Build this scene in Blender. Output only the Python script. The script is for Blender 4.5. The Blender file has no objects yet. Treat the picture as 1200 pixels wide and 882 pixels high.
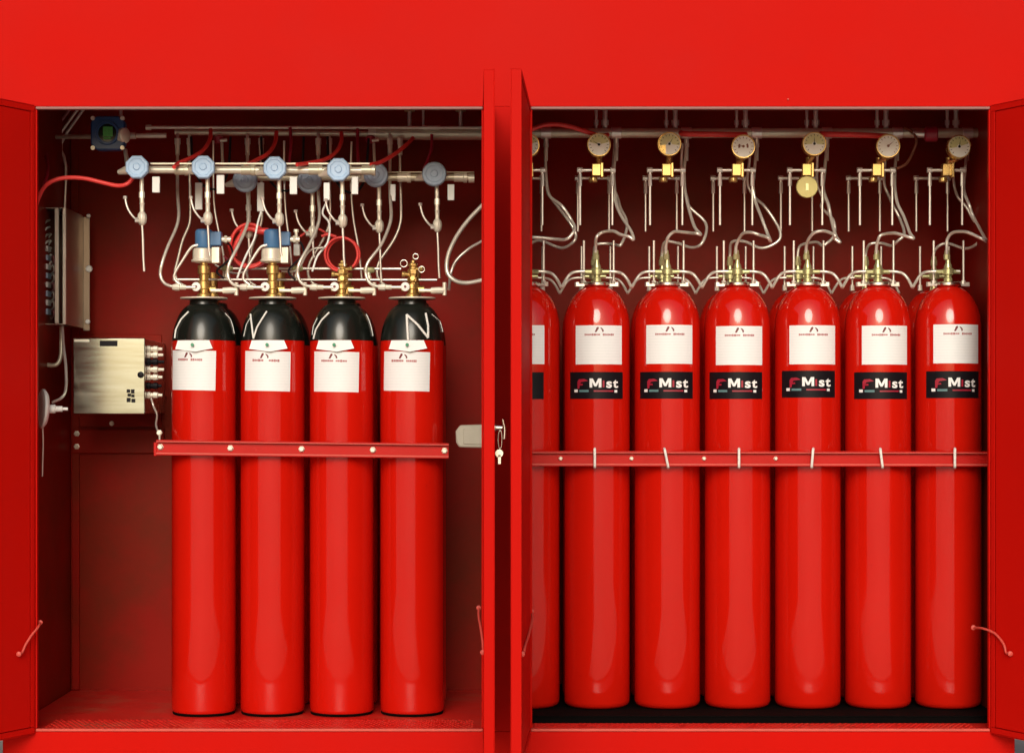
import bpy, bmesh, math, random
from mathutils import Vector, Matrix

random.seed(7)
scene = bpy.context.scene
COL = scene.collection
R = math.radians

# ------------------------------------------------------------------ camera, sky, sun, exposure
F_PX = 2530.0            # focal length in photograph pixels (1200 px wide)
PX = 0.003               # metres per photograph pixel on the cabinet front (Y = 0)
DIST = F_PX * PX         # camera distance from the cabinet front
CAM_Z = 1.23
HORIZON = 490.0

cam_data = bpy.data.cameras.new('camera')
cam_data.sensor_width = 36.0
cam_data.lens = 36.0 * F_PX / 1200.0
cam_data.shift_y = (HORIZON - 441.0) / 1200.0
cam_data.clip_end = 3000
cam = bpy.data.objects.new('camera', cam_data)
COL.objects.link(cam)
cam.location = (0, -DIST, CAM_Z)
cam.rotation_euler = (R(90), 0, 0)
scene.camera = cam

SUN_EL, SUN_AZ = R(24), R(4)        # azimuth: to the left of straight ahead
world = bpy.data.worlds.new('World')
scene.world = world
world.use_nodes = True
wn = world.node_tree
for n in list(wn.nodes): wn.nodes.remove(n)
wo = wn.nodes.new('ShaderNodeOutputWorld')
wb = wn.nodes.new('ShaderNodeBackground')
sky = wn.nodes.new('ShaderNodeTexSky')
sky.sky_type = 'NISHITA'
sky.sun_disc = False
sky.sun_elevation = SUN_EL
sky.sun_rotation = math.pi + SUN_AZ
sky.air_density = 1.0
sky.dust_density = 5.0
sky.ozone_density = 0.6
wb.inputs['Strength'].default_value = 0.09
wn.links.new(sky.outputs[0], wb.inputs['Color'])
wn.links.new(wb.outputs[0], wo.inputs['Surface'])

sun_data = bpy.data.lights.new('sun', 'SUN')
sun_data.energy = 1.3
sun_data.angle = R(26)
sun_data.color = (1.0, 0.965, 0.90)
sun = bpy.data.objects.new('sun', sun_data)
COL.objects.link(sun)
sd = Vector((math.sin(SUN_AZ) * math.cos(SUN_EL), math.cos(SUN_AZ) * math.cos(SUN_EL), -math.sin(SUN_EL)))
sun.rotation_euler = sd.to_track_quat('-Z', 'Y').to_euler()
sun.location = (-3, -8, 8)

vs = scene.view_settings
vs.view_transform = 'Standard'
vs.look = 'None'
vs.exposure = 0.14
vs.gamma = 1.0
vs.use_curve_mapping = False

# ------------------------------------------------------------------ helpers
def W(px, py, Y=0.0):
    s = PX * (DIST + Y) / DIST
    return Vector(((px - 600.0) * s, Y, CAM_Z - (py - HORIZON) * s))

def S(Y=0.0):
    return PX * (DIST + Y) / DIST

class G:
    """collects geometry for one mesh"""
    def __init__(self):
        self.v, self.f = [], []
    def add(self, vs_, fs_):
        o = len(self.v)
        self.v += [tuple(p) for p in vs_]
        self.f += [tuple(i + o for i in f) for f in fs_]
        return self
    def box(self, a, b):
        x0, x1 = sorted((a[0], b[0])); y0, y1 = sorted((a[1], b[1])); z0, z1 = sorted((a[2], b[2]))
        return self.add([(x0,y0,z0),(x1,y0,z0),(x1,y1,z0),(x0,y1,z0),(x0,y0,z1),(x1,y0,z1),(x1,y1,z1),(x0,y1,z1)],
                        [(0,3,2,1),(4,5,6,7),(0,1,5,4),(1,2,6,5),(2,3,7,6),(3,0,4,7)])
    def cbox(self, c, sx, sy, sz):
        return self.box((c[0]-sx/2, c[1]-sy/2, c[2]-sz/2), (c[0]+sx/2, c[1]+sy/2, c[2]+sz/2))
    def rod(self, a, b, r, n=10, r2=None):
        n = max(n, 10)
        return self.lathe([(0, r), ((Vector(b)-Vector(a)).length, r if r2 is None else r2)], a, Vector(b)-Vector(a), n)
    def lathe(self, prof, origin=(0,0,0), axis=(0,0,1), n=24, phase=0.0):
        """prof: (height along axis, radius) from start to end; capped"""
        ax = Vector(axis).normalized()
        u = ax.orthogonal().normalized()
        if abs(ax.z) > 0.999: u = Vector((1,0,0))
        elif abs(ax.y) > 0.999: u = Vector((1,0,0))
        w = ax.cross(u)
        O = Vector(origin)
        vs_, fs_ = [], []
        for (h, r) in prof:
            for k in range(n):
                t = 2*math.pi*k/n + phase
                vs_.append(O + ax*h + (u*math.cos(t) + w*math.sin(t))*max(r, 1e-5))
        for i in range(len(prof)-1):
            for k in range(n):
                k2 = (k+1) % n
                fs_.append((i*n+k, i*n+k2, (i+1)*n+k2, (i+1)*n+k))
        fs_.append(tuple(reversed(range(n))))
        fs_.append(tuple(range((len(prof)-1)*n, len(prof)*n)))
        return self.add(vs_, fs_)
    def tube(self, pts, r, n=8, sub=5, closed=False):
        n = max(n, 10)
        P = smooth_path(pts, sub, closed)
        m = len(P)
        vs_, fs_ = [], []
        prev = None
        for i in range(m):
            if closed: t = P[(i+1) % m] - P[i-1]
            else: t = P[min(i+1, m-1)] - P[max(i-1, 0)]
            t.normalize()
            if prev is None: u = t.orthogonal().normalized()
            else:
                u = prev - t*prev.dot(t)
                u = u.normalized() if u.length > 1e-6 else t.orthogonal().normalized()
            prev = u
            w = t.cross(u)
            for k in range(n):
                a = 2*math.pi*k/n
                vs_.append(P[i] + (u*math.cos(a) + w*math.sin(a))*r)
        rng = m if closed else m-1
        for i in range(rng):
            j = (i+1) % m
            for k in range(n):
                k2 = (k+1) % n
                fs_.append((i*n+k, i*n+k2, j*n+k2, j*n+k))
        if not closed:
            fs_.append(tuple(reversed(range(n)))); fs_.append(tuple(range((m-1)*n, m*n)))
        return self.add(vs_, fs_)
    def plate(self, poly, n, th):
        """polygon (3D points) extruded by th along n"""
        n = Vector(n).normalized()*th
        m = len(poly)
        a = [Vector(p) for p in poly]; b = [p + n for p in a]
        fs_ = [tuple(reversed(range(m))), tuple(range(m, 2*m))]
        for i in range(m):
            j = (i+1) % m
            fs_.append((i, j, m+j, m+i))
        return self.add(a+b, fs_)

def smooth_path(pts, sub=5, closed=False):
    P = [Vector(p) for p in pts]
    m = len(P)
    if m < 3 or sub <= 1: return P
    out = []
    segs = m if closed else m-1
    for i in range(segs):
        if closed: p0, p1, p2, p3 = P[i-1], P[i], P[(i+1) % m], P[(i+2) % m]
        else:
            p1, p2 = P[i], P[i+1]
            p0 = P[i-1] if i > 0 else p1*2 - p2
            p3 = P[i+2] if i+2 < m else p2*2 - p1
        for k in range(sub):
            t = k/sub
            out.append(0.5*((2*p1) + (p2-p0)*t + (2*p0-5*p1+4*p2-p3)*t*t + (3*p1-p0-3*p2+p3)*t**3))
    if not closed: out.append(P[-1])
    return out

BASE = {}     # world location of every object's origin (Empties and parts are not rotated unless local)
def mesh_of(name, g, m, shift=(0,0,0), sharp=38):
    me = bpy.data.meshes.new(name)
    s = Vector(shift)
    me.from_pydata([tuple(Vector(p) - s) for p in g.v], [], g.f)
    me.validate()
    bm = bmesh.new(); bm.from_mesh(me)
    bmesh.ops.recalc_face_normals(bm, faces=bm.faces)
    bm.to_mesh(me); bm.free()
    me.polygons.foreach_set('use_smooth', [True]*len(me.polygons))
    me.set_sharp_from_angle(angle=R(sharp))
    me.materials.append(m)
    return me

def part(name, g, m, parent, bevel=0, label=None, kind=None, sharp=38):
    """mesh in world coordinates (or local ones if the root sits at the origin) under parent"""
    o = bpy.data.objects.new(name, mesh_of(name, g, m, BASE[parent.name], sharp))
    COL.objects.link(o)
    o.parent = parent
    BASE[o.name] = BASE[parent.name]
    if bevel: add_bevel(o, bevel)
    if label: o['label'] = label
    if kind: o['kind'] = kind
    return o

def add_bevel(o, w, seg=2):
    b = o.modifiers.new('bevel', 'BEVEL')
    b.width = w; b.segments = seg; b.limit_method = 'ANGLE'; b.angle_limit = R(40)

def tag(o, label=None, cat=None, group=None, kind=None):
    if label: o['label'] = label
    if cat: o['category'] = cat
    if group: o['group'] = group
    if kind: o['kind'] = kind
    return o

def thing(name, label, cat, loc=(0,0,0), group=None):
    o = bpy.data.objects.new(name, None)
    o.empty_display_size = 0.05
    COL.objects.link(o)
    o.location = loc
    BASE[o.name] = Vector(loc)
    return tag(o, label, cat, group)

def solo(name, g, m, label=None, cat=None, group=None, kind=None, bevel=0, sharp=38):
    xs = [p[0] for p in g.v]; ys = [p[1] for p in g.v]; zs = [p[2] for p in g.v]
    c = Vector(((min(xs)+max(xs))/2, (min(ys)+max(ys))/2, min(zs)))
    o = bpy.data.objects.new(name, mesh_of(name, g, m, c, sharp))
    COL.objects.link(o)
    o.location = c
    BASE[o.name] = c
    if bevel: add_bevel(o, bevel)
    return tag(o, label, cat, group, kind)

def copy_tree(o, parent=None):
    c = o.copy(); COL.objects.link(c); c.parent = parent
    for ch in o.children: copy_tree(ch, c)
    return c

# ------------------------------------------------------------------ materials
def mat(name, col, rough=0.5, metal=0.0, coat=0.0, var=0.06, vscale=6.0, bump=0.0, bscale=200.0, spec=0.5, stretch=(1,1,1), rvar=0.08, wear=None):
    m = bpy.data.materials.new(name)
    m.use_nodes = True
    nt = m.node_tree
    b = nt.nodes['Principled BSDF']
    tc = nt.nodes.new('ShaderNodeTexCoord')
    mp = nt.nodes.new('ShaderNodeMapping')
    mp.inputs['Scale'].default_value = stretch
    oi = nt.nodes.new('ShaderNodeObjectInfo')
    off = nt.nodes.new('ShaderNodeVectorMath'); off.operation = 'SCALE'
    off.inputs[0].default_value = (37.0, 19.0, 53.0)
    nt.links.new(oi.outputs['Random'], off.inputs['Scale'])
    ad = nt.nodes.new('ShaderNodeVectorMath'); ad.operation = 'ADD'
    nt.links.new(tc.outputs['Object'], ad.inputs[0]); nt.links.new(off.outputs[0], ad.inputs[1])
    nt.links.new(ad.outputs[0], mp.inputs['Vector'])
    nz = nt.nodes.new('ShaderNodeTexNoise')
    nz.inputs['Scale'].default_value = vscale
    nz.inputs['Detail'].default_value = 5
    nt.links.new(mp.outputs[0], nz.inputs['Vector'])
    mix = nt.nodes.new('ShaderNodeMix'); mix.data_type = 'RGBA'
    mix.inputs[6].default_value = tuple(c*(1-var) for c in col) + (1,)
    mix.inputs[7].default_value = tuple(min(1, c*(1+var)) for c in col) + (1,)
    nt.links.new(nz.outputs['Fac'], mix.inputs[0])
    out = mix.outputs[2]
    if wear:
        wcol, wscale, lo, hi = wear
        n2 = nt.nodes.new('ShaderNodeTexNoise')
        n2.inputs['Scale'].default_value = wscale
        n2.inputs['Detail'].default_value = 8
        n2.inputs['Roughness'].default_value = 0.65
        nt.links.new(ad.outputs[0], n2.inputs['Vector'])
        mr = nt.nodes.new('ShaderNodeMapRange')
        mr.inputs[1].default_value = lo; mr.inputs[2].default_value = hi
        nt.links.new(n2.outputs['Fac'], mr.inputs[0])
        mx = nt.nodes.new('ShaderNodeMix'); mx.data_type = 'RGBA'
        mx.inputs[7].default_value = tuple(wcol) + (1,)
        nt.links.new(mr.outputs[0], mx.inputs[0]); nt.links.new(out, mx.inputs[6])
        out = mx.outputs[2]
    nt.links.new(out, b.inputs['Base Color'])
    r = nt.nodes.new('ShaderNodeMapRange')
    r.inputs[1].default_value = 0.3; r.inputs[2].default_value = 0.7
    r.inputs[3].default_value = max(0.02, rough-rvar); r.inputs[4].default_value = min(1, rough+rvar)
    nt.links.new(nz.outputs['Fac'], r.inputs[0])
    nt.links.new(r.outputs[0], b.inputs['Roughness'])
    b.inputs['Metallic'].default_value = metal
    b.inputs['Specular IOR Level'].default_value = spec
    b.inputs['Coat Weight'].default_value = coat
    b.inputs['Coat Roughness'].default_value = 0.12
    if bump:
        nb = nt.nodes.new('ShaderNodeTexNoise'); nb.inputs['Scale'].default_value = bscale
        nb.inputs['Detail'].default_value = 3
        nt.links.new(ad.outputs[0], nb.inputs['Vector'])
        bp = nt.nodes.new('ShaderNodeBump')
        bp.inputs['Strength'].default_value = bump; bp.inputs['Distance'].default_value = 0.002
        nt.links.new(nb.outputs['Fac'], bp.inputs['Height'])
        nt.links.new(bp.outputs[0], b.inputs['Normal'])
    return m

RED = (0.54, 0.0062, 0.0030)
M = {}
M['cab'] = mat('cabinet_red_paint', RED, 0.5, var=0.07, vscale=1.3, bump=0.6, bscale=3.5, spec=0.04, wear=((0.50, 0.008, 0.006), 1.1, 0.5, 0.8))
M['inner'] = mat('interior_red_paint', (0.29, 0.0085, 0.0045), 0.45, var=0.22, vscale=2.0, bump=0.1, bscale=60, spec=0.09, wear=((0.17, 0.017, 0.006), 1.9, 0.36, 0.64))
M['floor'] = mat('floor_red_paint', (0.64, 0.016, 0.01), 0.38, var=0.15, vscale=5, bump=0.25, bscale=120, wear=((0.50, 0.085, 0.045), 4.0, 0.52, 0.75))
M['cyl'] = mat('cylinder_red_enamel', (0.55, 0.0085, 0.0028), 0.09, coat=0.0, spec=0.65, var=0.07, vscale=3, bump=0.05, bscale=14, rvar=0.05, wear=((0.42, 0.006, 0.006), 26, 0.66, 0.78))
M['rail'] = mat('rail_red_paint', (0.50, 0.007, 0.005), 0.4, var=0.1, vscale=14, spec=0.2, wear=((0.55, 0.04, 0.03), 18, 0.66, 0.8))
M['lip'] = mat('pink_metal_and_edge_light', (0.58, 0.075, 0.055), 0.5, var=0.2, vscale=12)  # pink stays and rivet; on floor and rail edges it paints a highlight
M['seal'] = mat('grey_rubber_seal', (0.30, 0.14, 0.13), 0.6, var=0.2, vscale=10)
M['blackp'] = mat('black_enamel', (0.008, 0.011, 0.009), 0.24, coat=0.2, var=0.2, vscale=5, spec=0.35)
M['rubber'] = mat('black_rubber', (0.0025, 0.0022, 0.0022), 0.9, var=0.3, vscale=20, bump=0.2, bscale=200, spec=0.06)
M['steel'] = mat('stainless_steel', (0.74, 0.71, 0.64), 0.28, metal=1.0, var=0.05, vscale=10)
M['mirror'] = mat('polished_steel', (0.42, 0.45, 0.40), 0.20, metal=1.0, var=0.05, vscale=5, rvar=0.04, stretch=(1,1,12))
M['hose'] = mat('braided_steel_hose', (0.80, 0.77, 0.68), 0.32, metal=0.6, rvar=0.02, var=0.10, vscale=60, bump=0.25, bscale=260)
M['tube'] = mat('steel_tube', (0.80, 0.76, 0.70), 0.30, metal=0.65, rvar=0.015, var=0.06, vscale=20)
M['cream'] = mat('cream_plated_fitting', (0.82, 0.78, 0.66), 0.34, metal=0.35, rvar=0.02, var=0.08, vscale=25)
M['pipe'] = mat('galvanised_pipe', (0.66, 0.62, 0.48), 0.36, metal=0.5, rvar=0.03, var=0.12, vscale=14)
M['brass'] = mat('brass', (0.64, 0.44, 0.16), 0.3, metal=0.85, var=0.15, vscale=30)
M['brassg'] = mat('greenish_brass', (0.52, 0.52, 0.27), 0.34, metal=0.7, var=0.15, vscale=30)
M['gold'] = mat('gold_disc', (0.50, 0.43, 0.15), 0.45, metal=0.2, var=0.12, vscale=30)
M['capblue'] = mat('pale_blue_cap', (0.40, 0.60, 0.86), 0.45, var=0.07, vscale=30)
M['capgrey'] = mat('slate_blue_cap', (0.36, 0.47, 0.62), 0.5, var=0.1, vscale=30)
M['blue'] = mat('deep_blue_plastic', (0.06, 0.17, 0.35), 0.4, var=0.15, vscale=30)
M['navy'] = mat('navy_housing', (0.014, 0.06, 0.19), 0.4, coat=0.1, var=0.2, vscale=20)
M['glass_dark'] = mat('dark_display_glass', (0.006, 0.016, 0.012), 0.12, var=0.2, vscale=20)
M['green'] = mat('green_circuit', (0.07, 0.34, 0.06), 0.5, var=0.5, vscale=120)
M['redcable'] = mat('red_cable', (0.78, 0.05, 0.045), 0.4, var=0.1, vscale=20)
M['white'] = mat('white_plastic', (0.80, 0.82, 0.80), 0.45, var=0.05, vscale=20)
M['card'] = mat('white_card', (0.82, 0.85, 0.86), 0.55, var=0.03, vscale=40)
M['stringm'] = mat('white_string', (0.78, 0.80, 0.77), 0.7, var=0.05, vscale=40)
M['black'] = mat('black_print', (0.007, 0.006, 0.009), 0.45, spec=0.15, var=0.2, vscale=40)
M['darkred'] = mat('dark_red_print', (0.34, 0.012, 0.035), 0.4, var=0.1, vscale=40)
M['maroon'] = mat('maroon_print', (0.16, 0.02, 0.03), 0.5, var=0.2, vscale=60)
M['dullred'] = mat('faded_red_print', (0.42, 0.16, 0.17), 0.5, var=0.25, vscale=80)
M['teal'] = mat('teal_print', (0.10, 0.22, 0.24), 0.4, var=0.1, vscale=40)
M['greenp'] = mat('green_print', (0.05, 0.30, 0.16), 0.5, var=0.1, vscale=40)
M['brownsteel'] = mat('brown_reflection_steel', (0.34, 0.27, 0.21), 0.34, metal=0.85, var=0.06, vscale=3)  # brown tint stands in for the red interior reflected in the steel
M['greyplastic'] = mat('grey_plastic', (0.40, 0.39, 0.32), 0.5, var=0.12, vscale=20)
M['wood'] = mat('brown_trunking', (0.20, 0.06, 0.03), 0.5, var=0.2, vscale=12)
M['dial_w'] = mat('dial_white', (0.93, 0.93, 0.88), 0.4, var=0.03, vscale=40)
M['dial_y'] = mat('dial_sheen_yellow', (0.70, 0.68, 0.34), 0.4, var=0.1, vscale=60)  # yellow-green shading of the gauge glass, put into the colour

def label_paper():
    m = bpy.data.materials.new('printed_label_paper'); m.use_nodes = True
    nt = m.node_tree; b = nt.nodes['Principled BSDF']
    tc = nt.nodes.new('ShaderNodeTexCoord')
    sp = nt.nodes.new('ShaderNodeSeparateXYZ'); nt.links.new(tc.outputs['Object'], sp.inputs[0])
    w = nt.nodes.new('ShaderNodeMath'); w.operation = 'MULTIPLY'; w.inputs[1].default_value = 2*math.pi/0.0105
    nt.links.new(sp.outputs['Z'], w.inputs[0])
    sn = nt.nodes.new('ShaderNodeMath'); sn.operation = 'SINE'; nt.links.new(w.outputs[0], sn.inputs[0])
    nz = nt.nodes.new('ShaderNodeTexNoise'); nz.inputs['Scale'].default_value = 130
    nt.links.new(tc.outputs['Object'], nz.inputs['Vector'])
    mu = nt.nodes.new('ShaderNodeMath'); mu.operation = 'MULTIPLY'
    nt.links.new(sn.outputs[0], mu.inputs[0]); nt.links.new(nz.outputs['Fac'], mu.inputs[1])
    mr = nt.nodes.new('ShaderNodeMapRange'); mr.inputs[1].default_value = 0.25; mr.inputs[2].default_value = 0.5
    nt.links.new(mu.outputs[0], mr.inputs[0])
    mx = nt.nodes.new('ShaderNodeMix'); mx.data_type = 'RGBA'
    mx.inputs[6].default_value = (0.82, 0.865, 0.89, 1); mx.inputs[7].default_value = (0.76, 0.82, 0.84, 1)
    nt.links.new(mr.outputs[0], mx.inputs[0]); nt.links.new(mx.outputs[2], b.inputs['Base Color'])
    b.inputs['Roughness'].default_value = 0.5
    return m
M['label'] = label_paper()

# ------------------------------------------------------------------ ground
gm = mat('pale_concrete', (0.58, 0.55, 0.46), 0.85, var=0.12, vscale=1.2, bump=0.4, bscale=25, wear=((0.36, 0.34, 0.30), 0.7, 0.5, 0.75))
g = G(); g.add([(-1200,-1200,0),(1200,-1200,0),(1200,1200,0),(-1200,1200,0)], [(0,1,2,3)])
solo('ground', g, gm, kind='structure')

# ------------------------------------------------------------------ the cabinet
XL, XR = -1.791, 1.768          # body
YB = 1.12                       # inside of the back wall
ZF = 0.135                      # cabinet floor
ZH = 2.325                      # underside of the header
ZT = 2.73
OL0, OL1 = -1.674, -0.102       # left opening
OR0, OR1 = 0.066, 1.680         # right opening
cab = thing('fire_cabinet', 'large red steel cabinet with two open bays full of cylinders and pipework', 'cabinet', (0, 0.55, 0.0))
part('header_panel', G().box((XL-0.03, -0.001, ZH), (XR+0.035, 0.045, ZT)), M['cab'], cab, 0.0012)
part('sill_panel', G().box((XL, 0, 0.03), (XR, 0.04, ZF-0.004)), M['cab'], cab, 0.003)
part('door_jamb', G().box((XL, 0.0, ZF-0.002), (OL0, 0.04, ZH-0.002)), M['cab'], cab, 0.002)
part('door_jamb', G().box((OR1, 0.0, ZF-0.002), (XR, 0.04, ZH-0.002)), M['cab'], cab, 0.002)
part('centre_post', G().box((OL1, 0.0, ZF-0.002), (OR0, 0.04, ZH-0.0003)), M['cab'], cab, 0.0006)
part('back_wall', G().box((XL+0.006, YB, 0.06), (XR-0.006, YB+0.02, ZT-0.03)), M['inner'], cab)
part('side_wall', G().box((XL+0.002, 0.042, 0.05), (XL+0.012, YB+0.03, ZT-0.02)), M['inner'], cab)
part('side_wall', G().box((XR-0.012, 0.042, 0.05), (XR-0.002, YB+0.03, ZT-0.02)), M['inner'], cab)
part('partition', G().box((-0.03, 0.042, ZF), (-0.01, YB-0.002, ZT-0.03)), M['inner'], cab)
part('roof_panel', G().box((XL-0.02, -0.02, ZT+0.002), (XR+0.02, YB+0.06, ZT+0.02)), M['cab'], cab, 0.003)
fl = part('floor_panel', G().box((XL+0.014, 0.006, ZF-0.03), (XR-0.014, YB-0.002, ZF)), M['floor'], cab, 0.003)
# corner strip where side wall and back wall meet, plus the mounting strut on the back wall
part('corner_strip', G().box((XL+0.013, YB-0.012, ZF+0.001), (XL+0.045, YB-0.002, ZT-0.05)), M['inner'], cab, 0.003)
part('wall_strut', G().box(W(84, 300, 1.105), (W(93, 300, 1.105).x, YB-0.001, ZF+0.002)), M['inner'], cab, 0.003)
# edge trims round the openings
for (a, b) in ((OL0, OL1), (OR0, OR1)):
    part('edge_trim', G().box((a+0.001, -0.007, ZH-0.010), (b-0.001, 0.02, ZH-0.001)), M['seal'], cab, 0.002)
    part('edge_trim', G().box((a+0.001, -0.006, ZF-0.004), (b-0.001, 0.005, ZF+0.006)), M['lip'], cab, 0.002)  # pink strip paints the highlight along the bevelled floor edge
    for e, s in ((a, 1), (b, -1)):
        part('edge_trim', G().box((e+s*0.0005, -0.005, ZF+0.008), (e+s*0.005, 0.018, ZH-0.012)), M['cab'], cab, 0.001)
# raised anti-slip studs along the front of the floor
g = G()
for (a, b) in ((OL0+0.02, OL1-0.02), (OR0+0.02, OR1-0.02)):
    nx = int((b-a)/0.0195)
    for j in range(11):
        for i in range(nx):
            if random.random() < 0.06: continue
            x = a + (i + 0.5*(j % 2))*0.0195; y = 0.03 + j*0.022
            g.lathe([(0, 0.0058), (0.0022, 0.0035)], (x, y, ZF-0.0003), (0,0,1), 6)
part('floor_stud', g, M['floor'], fl, kind='stuff')
# header rivet and worn spots
part('rivet', G().lathe([(0,0.004),(0.003,0.002)], (0.97, -0.004, 2.35), (0,-1,0), 10), M['lip'], cab)

def door(sx, hinge, ang, length, label, stay=None, lock=False):
    """sheet-metal pan; local x runs from the hinge, the open side of the pan faces +y"""
    th, z0, z1 = 0.034, ZF-0.012, ZH+0.004
    g = G()
    X = lambda v: sx*v
    g.box((X(0.002), -th, z0), (X(length), -th+0.003, z1))
    part_list = [('door_skin', g)]
    Mrot = Matrix.Translation(Vector((hinge, -0.008, 0))) @ Matrix.Rotation(ang, 4, 'Z')
    def world(gg):
        gg.v = [tuple(Mrot @ Vector(p)) for p in gg.v]; return gg
    d = part('door', world(g), M['cab'], cab, 0.001, label)
    fr = G()
    fr.box((X(0.004), -th+0.003, z1-0.003), (X(length-0.004), 0, z1-0.0005))
    fr.box((X(0.004), -th+0.003, z0+0.0005), (X(length-0.004), 0, z0+0.003))
    fr.box((X(0.0025), -th+0.003, z0+0.0035), (X(0.005), 0, z1-0.0035))
    fr.box((X(length-0.003), -th+0.003, z0+0.0035), (X(length-0.0003), 0, z1-0.0035))
    part('flange', world(fr), M['cab'], d, 0.0008)
    lp = G()
    lp.box((X(0.006), -0.002, z1-0.024), (X(length-0.004), 0.0008, z1-0.004))
    lp.box((X(0.006), -0.002, z0+0.004), (X(length-0.004), 0.0008, z0+0.024))
    lp.box((X(0.006), -0.002, z0+0.025), (X(0.024), 0.0008, z1-0.025))
    lp.box((X(length-0.024), -0.002, z0+0.025), (X(length-0.004), 0.0008, z1-0.025))
    part('return_lip', world(lp), M['cab'], d, 0.0008)
    part('inner_liner', world(G().box((X(0.026), -0.005, z0+0.026), (X(length-0.026), -0.0015, z1-0.026))), M['cab'], d, 0.001)
    for zz in (z0+0.22, (z0+z1)/2, z1-0.22):
        part('hinge', world(G().rod((X(-0.004), -0.022, zz-0.045), (X(-0.004), -0.022, zz+0.045), 0.008, 10)), M['cab'], d)
    return d, Mrot

dl, ml = door(1, OL0, -R(90+27), 0.785, 'outer door leaf of the bay with black-shouldered cylinders')
dcl, mcl = door(-1, OL1, R(90+1.0), 0.785, 'inner door leaf with a chromed handle')
dcr, mcr = door(1, OR0, -R(90+2.6), 0.805, 'inner door leaf of the bay with dial gauges')
dr, mr_ = door(-1, OR1, R(90+26), 0.805, 'outer door leaf beside the bay with dial gauges')

def stay(d, pts):
    g = G().tube(pts, 0.0042, 6, 5)
    for p in (pts[0], pts[-1]): g.lathe([(0,0.009),(0.005,0.009),(0.007,0.006)], p + Vector((0,0.004,0)), (0,-1,0), 10)
    part('door_stay', g, M['lip'], d)
stay(dl, [W(47, 729, 0.03), W(45, 734, -0.02), W(37, 744, -0.05), W(30, 755, -0.07), W(26, 764, -0.085), W(22, 766, -0.10)])
stay(dcl, [W(561, 712, 0.06), W(561, 722, 0.02), W(564, 740, -0.06), W(566, 758, -0.11), W(565.5, 764, -0.14)])
stay(dcr, [W(623, 716, 0.03), W(624, 724, -0.06), W(620, 742, -0.30), W(615.5, 756, -0.62), W(614, 764, -0.68), W(612, 766, -0.74)])
stay(dr, [W(1141, 735, 0.05), W(1152, 736, -0.01), W(1166, 742, -0.045), W(1176, 754, -0.085), W(1179, 764, -0.100), W(1184, 765.5, -0.118)])

# T-handle on the outside of the inner left leaf, and the keys hanging in it
hy = -0.70
s7 = S(hy)
g = G()
a = W(580, 501, hy); b = W(590, 501, hy)
g.lathe([(0,0.014),(0.006,0.013),(0.008,0.009),((b-a).length,0.008)], a-Vector((0.004,0,0)), (1,0,0), 14)
part('door_handle', g, M['steel'], dcl)
hd = [o for o in dcl.children if o.name.startswith('door_handle')][0]
g = G(); g.tube([W(589, 491, hy), W(590.5, 497, hy), W(591.5, 503, hy), W(591, 514, hy)], 0.0055, 8, 4)
part('handle_grip', g, M['steel'], dcl)
kr = thing('door_keys', 'chromed key on a short ring hanging from the door handle', 'keys', W(585, 545, hy-0.02))
kc = W(586, 515, hy-0.016)
part('key_ring', G().tube([kc+Vector((0.006*math.cos(t), 0, 0.030*math.sin(t))) for t in [i*math.pi/6 for i in range(12)]], 0.0018, 6, 2, True), M['steel'], kr)
g = G(); g.lathe([(0,0.013),(0.003,0.013)], W(585, 531, hy-0.02), (0,-1,0), 14)
g.cbox(W(585.3, 538, hy-0.0215), 0.009, 0.003, 0.03)
part('key', g, M['steel'], kr, 0.0005)

# ------------------------------------------------------------------ cylinders
ORD = ['first', 'second', 'third', 'fourth', 'fifth', 'sixth', 'seventh']
def curved(g, poly, rad, cz=0.0, tilt=0.0):
    """maps 2D faces (x = arc length, y = height) to the cylinder front (-Y)"""
    vs_, fs_ = poly
    out = []
    c, s = math.cos(tilt), math.sin(tilt)
    for (x, y) in vs_:
        x, y = x*c - y*s, x*s + y*c
        t = x/rad
        out.append((rad*math.sin(t), -rad*math.cos(t), cz + y))
    return g.add(out, fs_)
def grid(w, h, nx=16, ny=2):
    vs_ = [(-w/2 + w*i/nx, -h/2 + h*j/ny) for j in range(ny+1) for i in range(nx+1)]
    fs_ = [(j*(nx+1)+i, j*(nx+1)+i+1, (j+1)*(nx+1)+i+1, (j+1)*(nx+1)+i) for j in range(ny) for i in range(nx)]
    return vs_, fs_
def shifted(poly, dx, dy):
    return [(x+dx, y+dy) for (x, y) in poly[0]], poly[1]
def text2d(txt, size, bold=0.0, sx=1.0):
    cu = bpy.data.curves.new('t', 'FONT'); cu.body = txt; cu.size = size; cu.offset = bold; cu.align_x = 'CENTER'
    ob = bpy.data.objects.new('t', cu); COL.objects.link(ob)
    dg = bpy.context.evaluated_depsgraph_get()
    me = ob.evaluated_get(dg).to_mesh()
    vs_ = [(v.co.x*sx, v.co.y) for v in me.vertices]; fs_ = [tuple(p.vertices) for p in me.polygons]
    ob.evaluated_get(dg).to_mesh_clear()
    bpy.data.objects.remove(ob); bpy.data.curves.remove(cu)
    return vs_, fs_

RL, RR = 0.1195, 0.1230
def cyl_profile(r, h, sh, neck):
    """rounded foot, straight wall, elliptical shoulder ending in a neck"""
    p = [(0.0, r*0.80), (0.004, r*0.90), (0.012, r*0.97), (0.024, r)]
    p.append((h-sh, r))
    for i in range(1, 13):
        t = i/12*R(80)
        p.append((h - sh + sh*math.sin(t)/math.sin(R(80)), neck + (r-neck)*(math.cos(t)-math.cos(R(80)))/(1-math.cos(R(80)))))
    return p

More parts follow.
